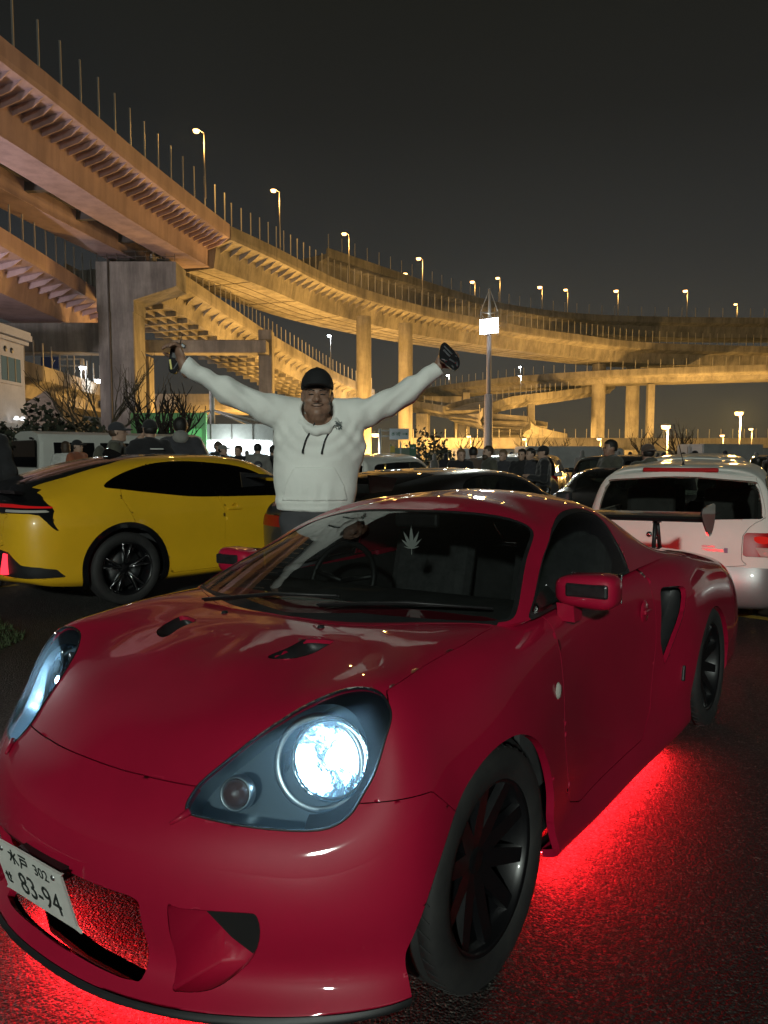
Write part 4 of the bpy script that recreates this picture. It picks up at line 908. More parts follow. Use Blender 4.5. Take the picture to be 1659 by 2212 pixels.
        tn = MB(); tn.tube([(-1.0,-.30,1.26),(-1.05,-.36,1.10)], .01, 5); tn.box((-1.0,-.28,1.28),(.03,.22,.07), bev=.015); tn.build('inner_mirror', M['interior'], car)
    return car
WAG = build_wagon('station_wagon', 'white station wagon with silver bumper, seen from behind right of the red car', (2.45+.447*3.4*.96, 5.98+.894*3.4*.96, -.01), R(62), 'white_paint', (150, 100), hero=True, scale=.955)
def coupe_net():
    A = yellow_net(); B = A.copy(); B[:, :, 2] = np.where(A[:, :, 2] > .9, .9+(A[:, :, 2]-.9)*.72, A[:, :, 2]); B[:, :, 0] = A[:, :, 0]*.93; return B
def build_coupe(name, label, loc, rz, paint, wing=True, group=None, res=(110, 70), lit=False):
    car = thing(name, label, 'car', loc, rz, group)
    Rr, U, W = net_surface(coupe_net(), *res, ends=(False, True)); B = Panel(Rr, U, W)
    for x in (0, -2.56): B.cut(lambda V, UV, x=x: np.where(V[:, 1] > .5, np.hypot(V[:, 0]-x, V[:, 2]-.32)-.36, 1), 'hole')
    B.cut(side_field(smooth_poly([(-2.3,1.05),(-2.1,1.17),(-1.7,1.215),(-1.25,1.18),(-.85,1.07),(-.6,.98),(-.9,.955),(-1.8,.965),(-2.2,.99)], 3)), 'side_glass')
    B.cut(uv_poly([(2.6,7.2),(3.6,7.2),(4.3,7.6),(4.3,9.9),(2.6,9.9)], .3, .12), 'shield'); B.cut(uv_poly([(6.6,7.4),(9.4,7.4),(9.4,9.9),(6.6,9.9)], .3, .12), 'rear_glass')
    B.cut(lambda V, UV: np.where(V[:, 0] < -3.1, poly_sd([(.35,.86),(.9,.86),(.9,.76),(.35,.76)], V[:, [1, 2]]), 1), 'lamp'); B.cut(side_field([(-1.75,.25),(-1.75,1.2),(-.62,1.2),(-.55,.5),(-.62,.25)]), 'door')
    emit_regions(car, B, [('body_shell','base',paint,dict(flange=.02, gap=.001)),('door','door',paint,dict(flange=.02, gap=.002, split=True)),('side_window','side_glass','car_glass',dict(push=-.002, split=True)),('windshield','shield','car_glass',dict(push=-.002)),('rear_window','rear_glass','dark_glass',dict(push=-.002)),('tail_lamp','lamp','red_lens',dict(push=.003, split=True))])
    for s in (1, -1):
        for x in (0, -2.56): wheel(car, x, .78*s, .32, .32, .2, .23, s, 'plain', 7, 'wheel_black', False, .4)
        MB().box((-.70,.93*s,.97),(.10,.16,.11), bev=.03).build('door_mirror', M[paint], car)
        h = MB(); h.lathe([(0,.06),(.05,.05),(.085,.0),(.09,-.05)], 16, 'X', c=(.62,.60*s,.62)); h.build('headlight', M['headlight_soft'] if lit else M['clear_lens_part'], car)
    fl = MB(); fl.box((-1.5,0,.24),(3.4,1.4,.03)); fl.box((-2.56,0,.5),(.9,1.0,.4)); fl.box((0,0,.5),(.9,1.0,.4)); fl.box((-1.5,0,.6),(2.2,1.4,.4)); fl.build('floor_pan', M['black_void'], car)
    if wing:
        w = MB(); w.prism([(-3.28,1.19),(-3.52,1.225),(-3.53,1.205),(-3.3,1.165)], -.80, .80, 'xz'); w.build('wing_blade', M['carbon'], car)
        for s in (1, -1):
            MB().prism([(-3.24,1.22),(-3.58,1.25),(-3.56,1.11),(-3.30,1.12)], .80*s, .808*s, 'xz').build('wing_end_plate', M['carbon'], car); MB().box((-3.38,.45*s,1.08),(.06,.012,.24)).build('wing_stand', M['carbon'], car)
    pl = MB().box((-3.50,0,.72),(.012,.33,.165)).build('number_plate', M['plate_white'], car)
    m4 = frame4(Vector((-3.508,0,.72)), Vector((0,-1,0)), Vector((0,0,1)), Vector((-1,0,0)))
    try:
        SHI = [[(.3,.98),(.7,.98),(.7,.62),(.3,.62),(.3,.98)],[(.03,.45),(.42,.45),(.42,.03),(.03,.03),(.03,.45)],[(.58,.45),(.97,.45),(.97,.03),(.58,.03),(.58,.45)]]; KAWA = [[(.15,.95),(.15,.4),(.02,.03)],[(.5,.9),(.5,.15)],[(.88,.97),(.88,.03)]]
        o = strokes('plate_region', SHI, -.10, .022, .045, .005, pl); o.matrix_local = m4; o = strokes('plate_region', KAWA, -.045, .022, .045, .005, pl); o.matrix_local = m4
        text_mesh('plate_number', '5', .085, M['ink'], pl, m4@Matrix.Translation((-.09,-.03,.002)))
    except NameError: pass
    return car
emis('headlight_soft', (.9,.95,1.0), 6)
build_coupe('sports_coupe', 'black sports coupe with big rear wing, just behind the red car roof', (.65+.66*1.55, 7.75+.75*1.55, 0), R(48), 'grey_paint')
build_coupe('sports_coupe', 'dark coupe with one bright headlight, nosing in left of the white wagon', (2.42, 8.15, 0), R(238), 'black_paint', False, lit=True)
# white hatchback behind the man, cars at right and the rows beyond
WG = 'parked cars behind the crowd'
w1 = build_wagon('hatchback', 'white hatchback with dark rear window just right of capped man', (.75, 14.2, 0), R(60), 'white_paint', (60, 40), group=WG)
def car_copy(src, label, x, y, rz, sc=1.0, paint=None):
    c = copy_tree(src); c.location = (x, y, 0); c.rotation_euler = (0, 0, R(rz)); c['label'] = label; c.scale = (sc,)*3; c['group'] = WG
    if paint:
        for ch in c.children:
            if ch.type == 'MESH' and ch.data.materials and ch.data.materials[0].name in ('white_paint','silver_paint','grey_paint'):
                ch.data = ch.data.copy(); ch.data.materials[0] = M[paint]
    return c
car_copy(w1, 'white car roof beyond the white wagon at right edge', 6.5, 9.3, 62)
car_copy(w1, 'white car seen through the white wagon windows', 5.7, 13.0, 62)
car_copy(w1, 'pale hatchback behind the black sports coupe roof', 3.4, 18.0, 70, 1.0, 'silver_paint')
for k, (x, y, rz, p, lab) in enumerate(((8.2,22,40,'grey_paint','dark car left of the box truck foot'),(5.2,24,70,'black_paint','dark car in the row behind the heads'),(11.5,27,55,'white_paint','white car before the box truck'),(15.5,30,65,'grey_paint','grey car right of box truck'),(-.8,24,60,'grey_paint','dark car below the green board'),(19.5,33,60,'grey_paint','dark car far right before the truck row'),(23.5,36,60,'white_paint','white car at far right edge row'))):
    car_copy(w1, lab, x, y, rz, 1.0, p)
# van
def build_van():
    t = thing('white_van', 'white van with dark windows parked behind the yellow car', 'van', (-7.35, 18.4, 0), R(46))
    b = MB(); w = .86
    prof = [(w*.96,.25),(w,.45),(w,1.05),(w*.93,1.72),(w*.80,1.90),(w*.4,1.97),(-w*.4,1.97),(-w*.80,1.90),(-w*.93,1.72),(-w,1.05),(-w,.45),(-w*.96,.25)]
    n = len(prof); st = [(-1.5,.97),(-1.42,1.0),(2.3,1.0),(2.8,.98)]
    for x, f in st: b.V += [(x-(.05 if z > 1.2 and x < -1 else 0)*(-1), y*f, z) for y, z in prof]
    b.F = [(i*n+j, i*n+(j+1) % n, (i+1)*n+(j+1) % n, (i+1)*n+j) for i in range(3) for j in range(n)]+[tuple(reversed(range(n)))]; b.S = [False]*len(b.F)
    nose = len(b.V); b.V += [(3.25, y*.9, min(z, 1.15)*.95) for y, z in prof]; b.F += [(3*n+j, 3*n+(j+1) % n, nose+(j+1) % n, nose+j) for j in range(n)]+[tuple(nose+j for j in range(n))]; b.S = [False]*len(b.F)
    b.mi = [0]*len(b.F); b.build('body_shell', M['white_paint'], t)
    MB().box((-1.515,0,1.45),(.03,1.42,.62), bev=.05).build('rear_window', M['dark_glass'], t)
    for s in (1,-1):
        for x0, x1 in ((-1.15,-.2),(-.05,.95),(1.1,2.0)): MB().box(((x0+x1)/2,.835*s,1.45),(x1-x0,.035,.52), rot=Matrix.Rotation(R(6*s),3,'X'), bev=.03).build('side_window', M['dark_glass'], t)
        MB().box((-1.51,.72*s,.85),(.03,.14,.42), bev=.02).build('tail_lamp', M['red_lens'], t)
        for x in (-.75,1.9): wheel(t, x, .72*s, .33, .33, .2, .2, s, 'plain', 6, 'alloy', False, .4)
        MB().box((-1.53,.5*s,1.80),(.05,.07,.05)).build('door_hinge', M['black_plastic'], t)
    MB().box((.8,0,.3),(4.2,1.5,.1)).build('floor_pan', M['black_void'], t)
build_van()
def box_truck(label, x, y, rz, L_, Hh, group='trucks beyond the crowd'):
    t = thing('box_truck', label, 'truck', (x, y, 0), rz, group)
    MB().box((L_/2,0,Hh/2+.35),(L_,2.0,Hh-.7), bev=.03).build('cargo_box', M['truck_white'], t)
    for s in (1,-1):
        MB().box((-.02,.49*s,Hh/2+.35),(.04,.93,Hh-.85), bev=.01).build('rear_door', M['truck_white'], t); MB().tube([(-.06,.12*s,.8),(-.06,.12*s,Hh-.15)], .02, 5).build('lock_bar', M['satin_metal'], t)
        for xx in (.8,L_-.3): MB().lathe([(0,-.1),(.38,-.1),(.38,.1),(0,.1)], 20, 'Y', c=(xx,.8*s,.38)).build('wheel', M['rubber'], t)
    MB().box((L_+.75,0,1.1),(1.4,1.8,1.5), bev=.15).build('cab', M['truck_white'], t); MB().box((L_/2+.5,0,.55),(L_+1.2,1.0,.2)).build('chassis', M['black_plastic'], t)
mat('truck_white', (.52,.53,.52), rough=.6, var=.15, vscale=1.2)
box_truck('white box truck with double rear doors, biggest at right', 16.9, 41, R(20), 4.2, 2.05)
box_truck('pale box truck half hidden behind the heads near mast foot', 7.9, 43, R(8), 4.5, 1.95)
box_truck('second pale box truck just left of mast foot', 4.4, 46, R(6), 2.2, 1.85)
# ---------------------------------------------------------------- ground
mat('concrete', (.36,.33,.28), rough=.85, var=.28, vscale=.35, bump=.25, bscale=3, bdist=.04)
mat('concrete_grey', (.30,.29,.27), rough=.85, var=.3, vscale=.3, bump=.2, bscale=3, bdist=.04)
mat('steel_girder', (.46,.34,.36), rough=.6, var=.15, vscale=.25)  # pinkish light on the steel is put into this base colour
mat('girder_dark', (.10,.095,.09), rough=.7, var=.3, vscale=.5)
mat('rail_metal', (.5,.48,.44), rough=.5, metal=.3)
def weathered(name, amt=.5):
    m = M[name]; nt = m.node_tree; b = nt.nodes['Principled BSDF']; src = b.inputs['Base Color'].links[0].from_socket
    tc = nt.nodes.new('ShaderNodeNewGeometry'); mp_ = nt.nodes.new('ShaderNodeMapping'); mp_.inputs['Scale'].default_value = (.9, .9, .10); n = nt.nodes.new('ShaderNodeTexNoise'); n.inputs['Scale'].default_value = 1.0; n.inputs['Detail'].default_value = 8; n.inputs['Roughness'].default_value = .7
    nt.links.new(tc.outputs['Position'], mp_.inputs[0]); nt.links.new(mp_.outputs[0], n.inputs['Vector'])
    r = nt.nodes.new('ShaderNodeValToRGB'); r.color_ramp.elements[0].position = .38; r.color_ramp.elements[0].color = (1-amt,1-amt,1-amt*.95,1); r.color_ramp.elements[1].position = .56; r.color_ramp.elements[1].color = (1,1,1,1)
    x = nt.nodes.new('ShaderNodeMix'); x.data_type = 'RGBA'; x.blend_type = 'MULTIPLY'; x.inputs[0].default_value = 1; nt.links.new(n.outputs['Fac'], r.inputs[0]); nt.links.new(src, x.inputs[6]); nt.links.new(r.outputs[0], x.inputs[7]); nt.links.new(x.outputs[2], b.inputs['Base Color'])
weathered('concrete', .38); weathered('concrete_grey', .42); weathered('steel_girder', .22)
mat('joint_dark', (.10,.085,.07), rough=.8)
def asphalt():
    m = bpy.data.materials.new('asphalt'); m.use_nodes = True; nt = m.node_tree; b = nt.nodes['Principled BSDF']
    tc = nt.nodes.new('ShaderNodeTexCoord')
    vo = nt.nodes.new('ShaderNodeTexVoronoi'); vo.inputs['Scale'].default_value = 150
    v2 = nt.nodes.new('ShaderNodeTexVoronoi'); v2.inputs['Scale'].default_value = 95
    big = nt.nodes.new('ShaderNodeTexNoise'); big.inputs['Scale'].default_value = .9; big.inputs['Detail'].default_value = 7
    for n in (vo, v2, big): nt.links.new(tc.outputs['Object'], n.inputs['Vector'])
    r = nt.nodes.new('ShaderNodeValToRGB'); r.color_ramp.elements[0].color = (.008,.0076,.007,1); r.color_ramp.elements[1].color = (.15,.14,.12,1)
    e = r.color_ramp.elements.new(.72); e.color = (.024,.0225,.020,1)
    nt.links.new(vo.outputs['Color'], r.inputs[0])
    mx = nt.nodes.new('ShaderNodeMix'); mx.data_type = 'RGBA'; mx.blend_type = 'MULTIPLY'; mx.inputs[0].default_value = .75
    r2 = nt.nodes.new('ShaderNodeValToRGB'); r2.color_ramp.elements[0].position = .3; r2.color_ramp.elements[0].color = (.45,.45,.45,1); r2.color_ramp.elements[1].position = .7; r2.color_ramp.elements[1].color = (1,1,1,1)
    nt.links.new(big.outputs['Fac'], r2.inputs[0]); nt.links.new(r.outputs[0], mx.inputs[6]); nt.links.new(r2.outputs[0], mx.inputs[7]); nt.links.new(mx.outputs[2], b.inputs['Base Color'])
    mr = nt.nodes.new('ShaderNodeMapRange'); mr.inputs[3].default_value = .50; mr.inputs[4].default_value = .92; nt.links.new(v2.outputs['Color'], mr.inputs[0]); nt.links.new(mr.outputs[0], b.inputs['Roughness'])
    ad = nt.nodes.new('ShaderNodeMath'); nt.links.new(vo.outputs['Distance'], ad.inputs[0]); nt.links.new(v2.outputs['Distance'], ad.inputs[1])
    bp = nt.nodes.new('ShaderNodeBump'); bp.inputs['Strength'].default_value = 1.0; bp.inputs['Distance'].default_value = .0045; bp.invert = True
    nt.links.new(ad.outputs[0], bp.inputs['Height']); nt.links.new(bp.outputs[0], b.inputs['Normal']); M['asphalt'] = m
asphalt()
g = MB(); S_ = 1200
g.add([(-S_,-S_,0),(S_,-S_,0),(S_,S_,0),(-S_,S_,0)], [(0,1,2,3)]); g.build('ground', M['asphalt'])['kind'] = 'structure'
def paint_line(name, pts, w, m, z=.004):
    V = []; P = [Vector((x, y, 0)) for x, y in pts]
    for i, p in enumerate(P):
        t = (P[min(i+1, len(P)-1)]-P[max(i-1, 0)]).normalized(); n = Vector((-t.y, t.x, 0))*w/2
        V += [(p.x-n.x, p.y-n.y, z), (p.x+n.x, p.y+n.y, z)]
    o = MB().add(V, [(2*i, 2*i+2, 2*i+3, 2*i+1) for i in range(len(P)-1)]).build(name, m); o['kind'] = 'structure'; return o
mat('line_yellow', (.42,.27,.03), rough=.7, var=.35, vscale=9); mat('line_white', (.45,.44,.40), rough=.7, var=.35, vscale=9)
paint_line('road_marking', smooth_poly([(2.3,6.55),(2.75,6.52),(3.07,6.44),(3.33,6.2),(3.5,5.8),(3.6,5.2)], 8, False), .12, M['line_yellow'])
for k in range(-3, 9):
    b_ = Vector((-4.6+k*2.55*.72, 7.3-k*2.55*.69, 0)); d_ = Vector((.69,.725,0))
    if k in (0,): paint_line('road_marking', [(b_.x, b_.y), (b_.x+d_.x*.9, b_.y+d_.y*.9)], .11, M['line_yellow'])
for k in range(5):
    x0 = -9+k*7; paint_line('road_marking', [(x0, 19.0+k*.2), (x0+2.6, 22.0+k*.2)], .14, M['line_white'])

# ---------------------------------------------------------------- elevated roads
def resample(pts, step):
    P = smooth_poly(pts, 14, False); d = np.r_[0, np.cumsum(np.linalg.norm(np.diff(P, axis=0), axis=1))]
    n = max(2, int(d[-1]/step)+1); q = np.linspace(0, d[-1], n)
    return np.stack([np.interp(q, d, P[:, i]) for i in range(3)], 1)
def frames(P):
    T = np.gradient(P, axis=0); T[:, 2] = 0; T /= np.linalg.norm(T, axis=1, keepdims=True); return T, np.stack([-T[:, 1], T[:, 0], 0*T[:, 0]], 1)
def sweep(P, prof, side=1, closed=True):
    T, N = frames(P); n = len(prof); V = []
    for p, q in zip(P, N):
        for o, h in prof: V.append((p[0]+q[0]*o*side, p[1]+q[1]*o*side, p[2]+h))
    F = []
    for i in range(len(P)-1):
        for j in range(n if closed else n-1):
            k = (j+1) % n; F.append((i*n+j, i*n+k, (i+1)*n+k, (i+1)*n+j))
    if closed: F += [tuple(range(n)), tuple((len(P)-1)*n+j for j in reversed(range(n)))]
    return V, F
def viaduct(label, pts, width=10.0, depth=2.7, m='concrete', brackets=0.0, bracket_to=999, posts=2.0, post_h=1.9, side=1, wall=.95, over=1.7, ribs=0.0, twin=False, step=2.0, post_to=999, joints=0, rail=False):
    P = resample(pts, step); t = thing('viaduct', label, 'viaduct', tuple(P[0])); off = np.array(P[0]); Q = P-off
    W = width; ov = over; hb = -wall-.30; wt = -wall-.75
    deck = [(0,0),(0,-wall),(.05,hb),(ov,wt),(W-ov,wt),(W-.05,hb),(W,-wall),(W,0),(W-.28,0),(W-.35,-wall+.15),(.35,-wall+.15),(.28,0)]
    V, F = sweep(Q, deck, side); MB().add(V, F).build('deck', M[m], t)
    cop = [(-.04,.0),(-.04,-.12),(0,-.14),(0,0)]
    if twin:
        for a, b in ((ov, ov+2.3), (W-ov-2.3, W-ov)):
            V, F = sweep(Q, [(a,wt+.01),(a+.1,-wall-depth),(b-.1,-wall-depth),(b,wt+.01)], side); MB().add(V, F).build('girder', M[m], t)
            V, F = sweep(Q, [(a-.12,-wall-depth-.012),(a-.12,-wall-depth-.09),(b+.12,-wall-depth-.09),(b+.12,-wall-depth-.012)], side); MB().add(V, F).build('flange', M[m], t)
        T, N = frames(Q); k = 0
        L_ = 0
        for i in range(0, len(Q), max(1, int(6/step))):
            c = Q[i]+N[i]*side*W/2; b = MB(); rz = math.atan2(N[i][1], N[i][0])
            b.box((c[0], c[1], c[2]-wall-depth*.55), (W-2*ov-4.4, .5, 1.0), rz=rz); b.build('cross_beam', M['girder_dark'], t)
        for o in (W*.36, W*.44, W*.52, W*.60):
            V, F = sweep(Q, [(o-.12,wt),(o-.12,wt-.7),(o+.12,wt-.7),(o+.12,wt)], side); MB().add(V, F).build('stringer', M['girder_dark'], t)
    else:
        a, b = ov, W-ov
        V, F = sweep(Q, [(a,wt+.01),(a+.35,-wall-depth),(b-.35,-wall-depth),(b,wt+.01)], side); MB().add(V, F).build('girder', M[m], t)
    T, N = frames(Q)
    if joints and not twin:
        for i in range(3, len(Q), joints):
            c = Q[i]+N[i]*side*W/2; rz = math.atan2(N[i][1], N[i][0]); MB().box((c[0], c[1], c[2]-wall-depth-.02), (W-2*ov-.8, .10, .05), rz=rz).build('soffit_seam', M['joint_dark'], t)
        for o in (.36, .5, .64):
            V, F = sweep(Q, [(W*o-.04,-wall-depth-.003),(W*o-.04,-wall-depth-.04),(W*o+.04,-wall-depth-.04),(W*o+.04,-wall-depth-.003)], side); MB().add(V, F).build('soffit_seam', M['joint_dark'], t)
    if ribs:
        for i in range(0, len(Q), 1):
            c = Q[i]+N[i]*side*W/2; rz = math.atan2(N[i][1], N[i][0]); MB().box((c[0], c[1], c[2]-wall-depth-.22), (W-2*ov-.9, .22, .42), rz=rz).build('soffit_rib', M[m], t)
        for o in (.30, .42, .54, .66):
            V, F = sweep(Q, [(W*o-.12,-wall-depth-.01),(W*o-.12,-wall-depth-.36),(W*o+.12,-wall-depth-.36),(W*o+.12,-wall-depth-.01)], side); MB().add(V, F).build('soffit_rib', M[m], t)
    Pd = np.r_[0, np.cumsum(np.linalg.norm(np.diff(Q, axis=0), axis=1))]
    def along(s): return np.array([np.interp(s, Pd, Q[:, i]) for i in range(3)]), np.array([np.interp(s, Pd, N[:, i]) for i in range(3)])
    if brackets:
        me = None; s = .6
        while s < min(Pd[-1], bracket_to):
            c, n = along(s); n = n*side; tt = np.array([n[1], -n[0], 0])*.045; b = MB(); tri = [(.15,hb-.02),(ov-.02,wt-.02),(ov-.02,wt-.5),(.9,wt-.12)]
            b.add([tuple(c+n*o+np.array([0,0,h])+tt*sg) for sg in (-1,1) for o, h in tri], [(0,1,2,3),(7,6,5,4),(0,4,5,1),(1,5,6,2),(2,6,7,3),(3,7,4,0)]); b.build('bracket', M[m], t); s += brackets
    if posts:
        src = MB().box((0,0,post_h/2), (.09,.09,post_h)); me = None; s = .3
        while s < min(Pd[-1], post_to):
            c, n = along(s); c = c+n*side*.14
            if me is None: o = src.build('railing_post', M['rail_metal'], t); me = o.data
            else: o = link(bpy.data.objects.new('railing_post', me), t)
            o.location = c; s += posts
        if rail:
            V, F = sweep(Q, [(.11,post_h*.5),(.11,post_h*.5-.05),(.17,post_h*.5-.05),(.17,post_h*.5)], side); MB().add(V, F).build('railing', M['rail_metal'], t)
    return t
A1 = [(-20.0,34.1,22.8),(-19.9,36.7,22.8),(-19.6,39.4,22.8),(-18.9,43.2,22.8),(-18.2,47.9,22.8),(-17.1,55.4,22.8),(-15.6,63.8,22.8),(-14.3,70.4,22.8)]
A2 = [(-14.3,70.9,22.8),(-11.0,78.2,22.8),(-4.9,93.1,22.8),(5.0,107.2,22.8),(12.4,114.8,22.8),(24.8,125.8,22.8),(34.3,132.5,22.8),(49.1,141.5,22.8),(75.1,146.8,22.8),(91.3,147.0,22.8)]
Bp = [(-8,108,31),(5.4,125.9,31),(14.3,137.1,31),(24.1,147.2,31),(38.4,155.7,31),(52.8,159.5,31),(77.7,161.4,31),(110,161,31)]
Cp = [(-20.8,68.0,19.5),(-19.6,71.4,19.0),(-16.8,79.7,17.6),(-13.9,91.2,16.3),(-11.1,98.8,15.2),(-7.4,109.3,13.8),(-4.7,114.6,13),(-1.5,120.0,12)]
Dp = [(-26.1,45.2,17),(-26.2,51.9,17),(-26.4,59.2,17),(-26.8,69.3,17),(-26.8,82.4,17)]
G1 = [(-14,230,17.5),(2.5,195.9,17.5),(8.0,182.3,17.5),(15.9,166.0,17.5),(25.0,153.5,17.5),(30.8,148.0,17.5),(39.8,141.9,17.5),(48.7,138.2,17.5),(67.7,132.0,17.5),(90,126,17.5)]
G2 = [(49.56,160.0,17.0),(42.12,150.0,15.4),(32.14,140.0,13.5),(25.75,130.0,12.2),(20.46,122.0,10.98),(16.59,116.0,9.51),(14.64,113.0,8.3),(14.63,116.0,7.26),(16.88,124.0,6.47),(21.96,136.0,6.12),(28.99,150.0,5.77)]
Fp = [(-28.5,46.0,9.07),(-29.3,60.0,9.16),(-29.8,70.0,9.15),(-30.4,80.0,9.1),(-30.3,96.0,9.1)]
viaduct('nearest steel viaduct high overhead at upper left, twin box girders', A1, 12, 2.75, 'steel_girder', brackets=.95, posts=2.1, post_h=2.6, over=2.2, twin=True, step=1.5)
viaduct('long orange lit viaduct curving from steel span to far right', A2, 11, 2.7, 'concrete', brackets=1.5, bracket_to=60, posts=1.55, post_h=2.2, over=1.7, step=2.0, joints=5)
viaduct('topmost pale viaduct behind the floodlight mast, curving right', Bp, 11, 3.0, 'concrete_grey', posts=3.0, post_h=2.0, step=4)
viaduct('orange ramp descending behind the big pier toward capped man', Cp, 10, 2.1, 'concrete', brackets=1.6, bracket_to=60, posts=1.15, post_h=1.7, over=1.3, ribs=1, step=2.0)
viaduct('pale ramp with bracketed edge at left under steel viaduct', Dp, 10, 2.4, 'steel_girder', brackets=1.9, posts=2.0, post_h=2.4, over=2.2, step=2.0)
viaduct('lower ramp crossing behind the floodlight mast at right', G1, 9, 1.5, 'concrete', posts=2.2, post_h=1.6, over=1.0, wall=.9, step=4)
viaduct('spiral loop ramp turning right behind the floodlight mast', G2, 8, 1.3, 'concrete', posts=2.4, post_h=1.5, over=.8, wall=.9, side=-1, step=2.5)
viaduct('low ramp behind the pale building at far left', Fp, 8, 1.8, 'concrete', posts=1.9, post_h=2.0, over=1.1, side=1, step=3)
viaduct('low orange road along the horizon behind parked trucks', [(2.5,112,4.1),(25,110,4.1),(50,108,4.0),(90,100,4.3)], 7, .7, 'concrete', posts=1.6, post_h=1.3, over=.4, wall=1.0, step=6)
viaduct('orange deck crossing behind the lit shop roof', [(-30,82,8.2),(-22,82,8.2),(-13.0,82,8.2)], 8, 1.0, 'concrete', posts=0, over=.3, wall=.9, step=4)
viaduct('ramp merging behind round piers right of capped man', [(2.0,150,13.0),(9,140,11.2),(17,133,9.3),(26,128,7.5)], 8, 1.4, 'concrete', posts=2.4, post_h=1.3, over=.6, step=4)

# piers
def pier(label, parts, m='concrete', group=None, cat='pier'):
    loc = parts[0][1]; t = thing('pier', label, cat, (loc[0], loc[1], 0), 0, group)
    for nm, c, d, kind in parts:
        b = MB(); c = (c[0]-loc[0], c[1]-loc[1], c[2])
        if kind == 'round': b.lathe([(d[0]/2, c[2]-d[2]/2), (d[0]/2, c[2]+d[2]/2)], 20, 'Z', c=(c[0], c[1], 0))
        else: b.box(c, d, bev=.12 if min(d) > .6 else 0)
        b.build(nm, M[m], t)
    return t
pl = pier('huge grey T shaped pier carrying steel viaduct, left of capped man', [('column', (-23.55,67.6,7.6), (3.15,3.2,15.3), 'box')], 'concrete_grey')
cp = MB(); cp.prism([(-1.6,18.3),(5.4,18.3),(5.4,16.2),(1.63,15.0),(1.63,14.0),(-1.6,14.0)], -1.65, 1.65, 'xz'); cp.build('cap', M['concrete_grey'], pl)
for dx in (.4, 3.9): MB().box((dx, .2, 18.6), (1.1,1.2,.55)).build('bearing', M['girder_dark'], pl)
MB().tube([(-.5,-1.75,18.4),(-.5,-1.75,.1)], .09, 6).build('drain_pipe', M['girder_dark'], pl)
pr = MB()
for k in range(9): pr.tube([(-1.5+k*.85,-1.55,18.3),(-1.5+k*.85,-1.55,19.2)], .03, 4)
pr.tube([(-1.5,-1.55,19.2),(5.3,-1.55,19.2)], .03, 4); pr.tube([(-1.5,-1.55,18.75),(5.3,-1.55,18.75)], .03, 4); pr.build('cap_railing', M['girder_dark'], pl)
pier('olive portal beam left of the huge pier', [('crossbeam', (-37,68.5,12.0), (23.4,2.6,2.6), 'box')], 'concrete_grey')
pe = pier('orange portal with two columns under the descending ramp', [('crossbeam', (-17.2,73,11.9), (11.8,2.0,1.25), 'box'), ('column', (-23.6,74.5,5.6), (1.0,1.6,11.2), 'box'), ('column', (-11.75,75,6.9), (1.35,1.8,13.9), 'box')])
PS = 'tall round piers under the curving viaduct'
for lab, x, y, z, d in (('first tall round pier right of capped man', -2.58, 96, 19.1, 1.9), ('second tall round pier right of capped man', 2.9, 101, 19.1, 1.9),
    ('round pier carrying the viaduct, left of a close pair', 41.5, 144.5, 19.0, 2.6), ('right hand round pier of the close pair at right', 49.6, 149, 19.0, 2.6)):
    pier(lab, [('column', (x, y, z/2), (d, d, z), 'round')], group=PS)
for lab, x, y, z, d in (('thinner round pier behind the close pair at right', 50.5, 141.5, 15.0, 1.3), ('square pier just left of floodlight mast under lower ramp', 17.92, 163, 15.2, 1.6), ('short pier under the spiral loop ramp', 25.2, 128, 10.2, 1.2), ('squat pier under merging ramp right of second tall pier', 7.2, 143, 9.5, 2.2), ('squat pier under merging ramp farther right', 14.6, 139, 8.6, 1.6), ('stub pier under the spiral loop low end', 22.0, 139, 3.6, 1.4)):
    pier(lab, [('column', (x, y, z/2), (d, d*.9, z), 'box')])
pier('portal frame behind the round piers left of floodlight mast', [('crossbeam', (13.2,168,14.0), (8.4,1.6,1.5), 'box'), ('column', (16.6,168,6.6), (1.5,1.6,13.2), 'box'), ('column', (9.6,168,6.6), (1.5,1.6,13.2), 'box')])
pier('short pier under the low ramp at far left', [('column', (-33.2,72,2.9), (2.6,1.4,5.8), 'box')])
# ---------------------------------------------------------------- lamps
SOD = (1.0, .54, .135); emis('sodium', (1.0,.50,.16), 9); emis('sodium_far', (1.0,.60,.24), 6); emis('white_lamp', (.85,.95,1.0), 60); emis('flood_white', (.96,.98,1.0), 40)
mat('pole_metal', (.40,.38,.36), rough=.5, metal=.4); mat('pole_cream', (.55,.47,.43), rough=.6)
mat('truck_white', (.52,.53,.52), rough=.6, var=.15, vscale=1.2); mat('pole_dark', (.10,.09,.08), rough=.6)
def street_lamp(label, x, y, z0, z1, m, watts, col, r=.25, group=None, arm=.7, pole='pole_metal', pr=.07):
    t = thing('street_lamp', label, 'street lamp', (x, y, z0), 0, group); h = z1-z0
    MB().tube([(0,0,0),(0,0,h-.15)], [pr*1.3, pr*.8], 6).build('pole', M[pole], t)
    MB().tube([(0,0,h-.2),(-arm*.5,-.1,h+.0),(-arm,-.2,h+.05)], pr*.6, 5).build('arm', M[pole], t)
    hd = MB(); hd.lathe([(0,.16),(r*.8,.10),(r,0)], 12, 'Z', c=(-arm,-.2,h-.02)); hd.build('lamp_head', M[pole], t)
    MB().lathe([(r*.9,.0),(r*.75,-r*.6),(0,-r*.8)], 12, 'Z', c=(-arm,-.2,h-.03)).build('bulb', M[m], t)
    if watts: lamp('lamp_light', (-arm,-.2,h-r-.25), col, watts, r, t)
    return t
HW = 'sodium lamps along the elevated roads'
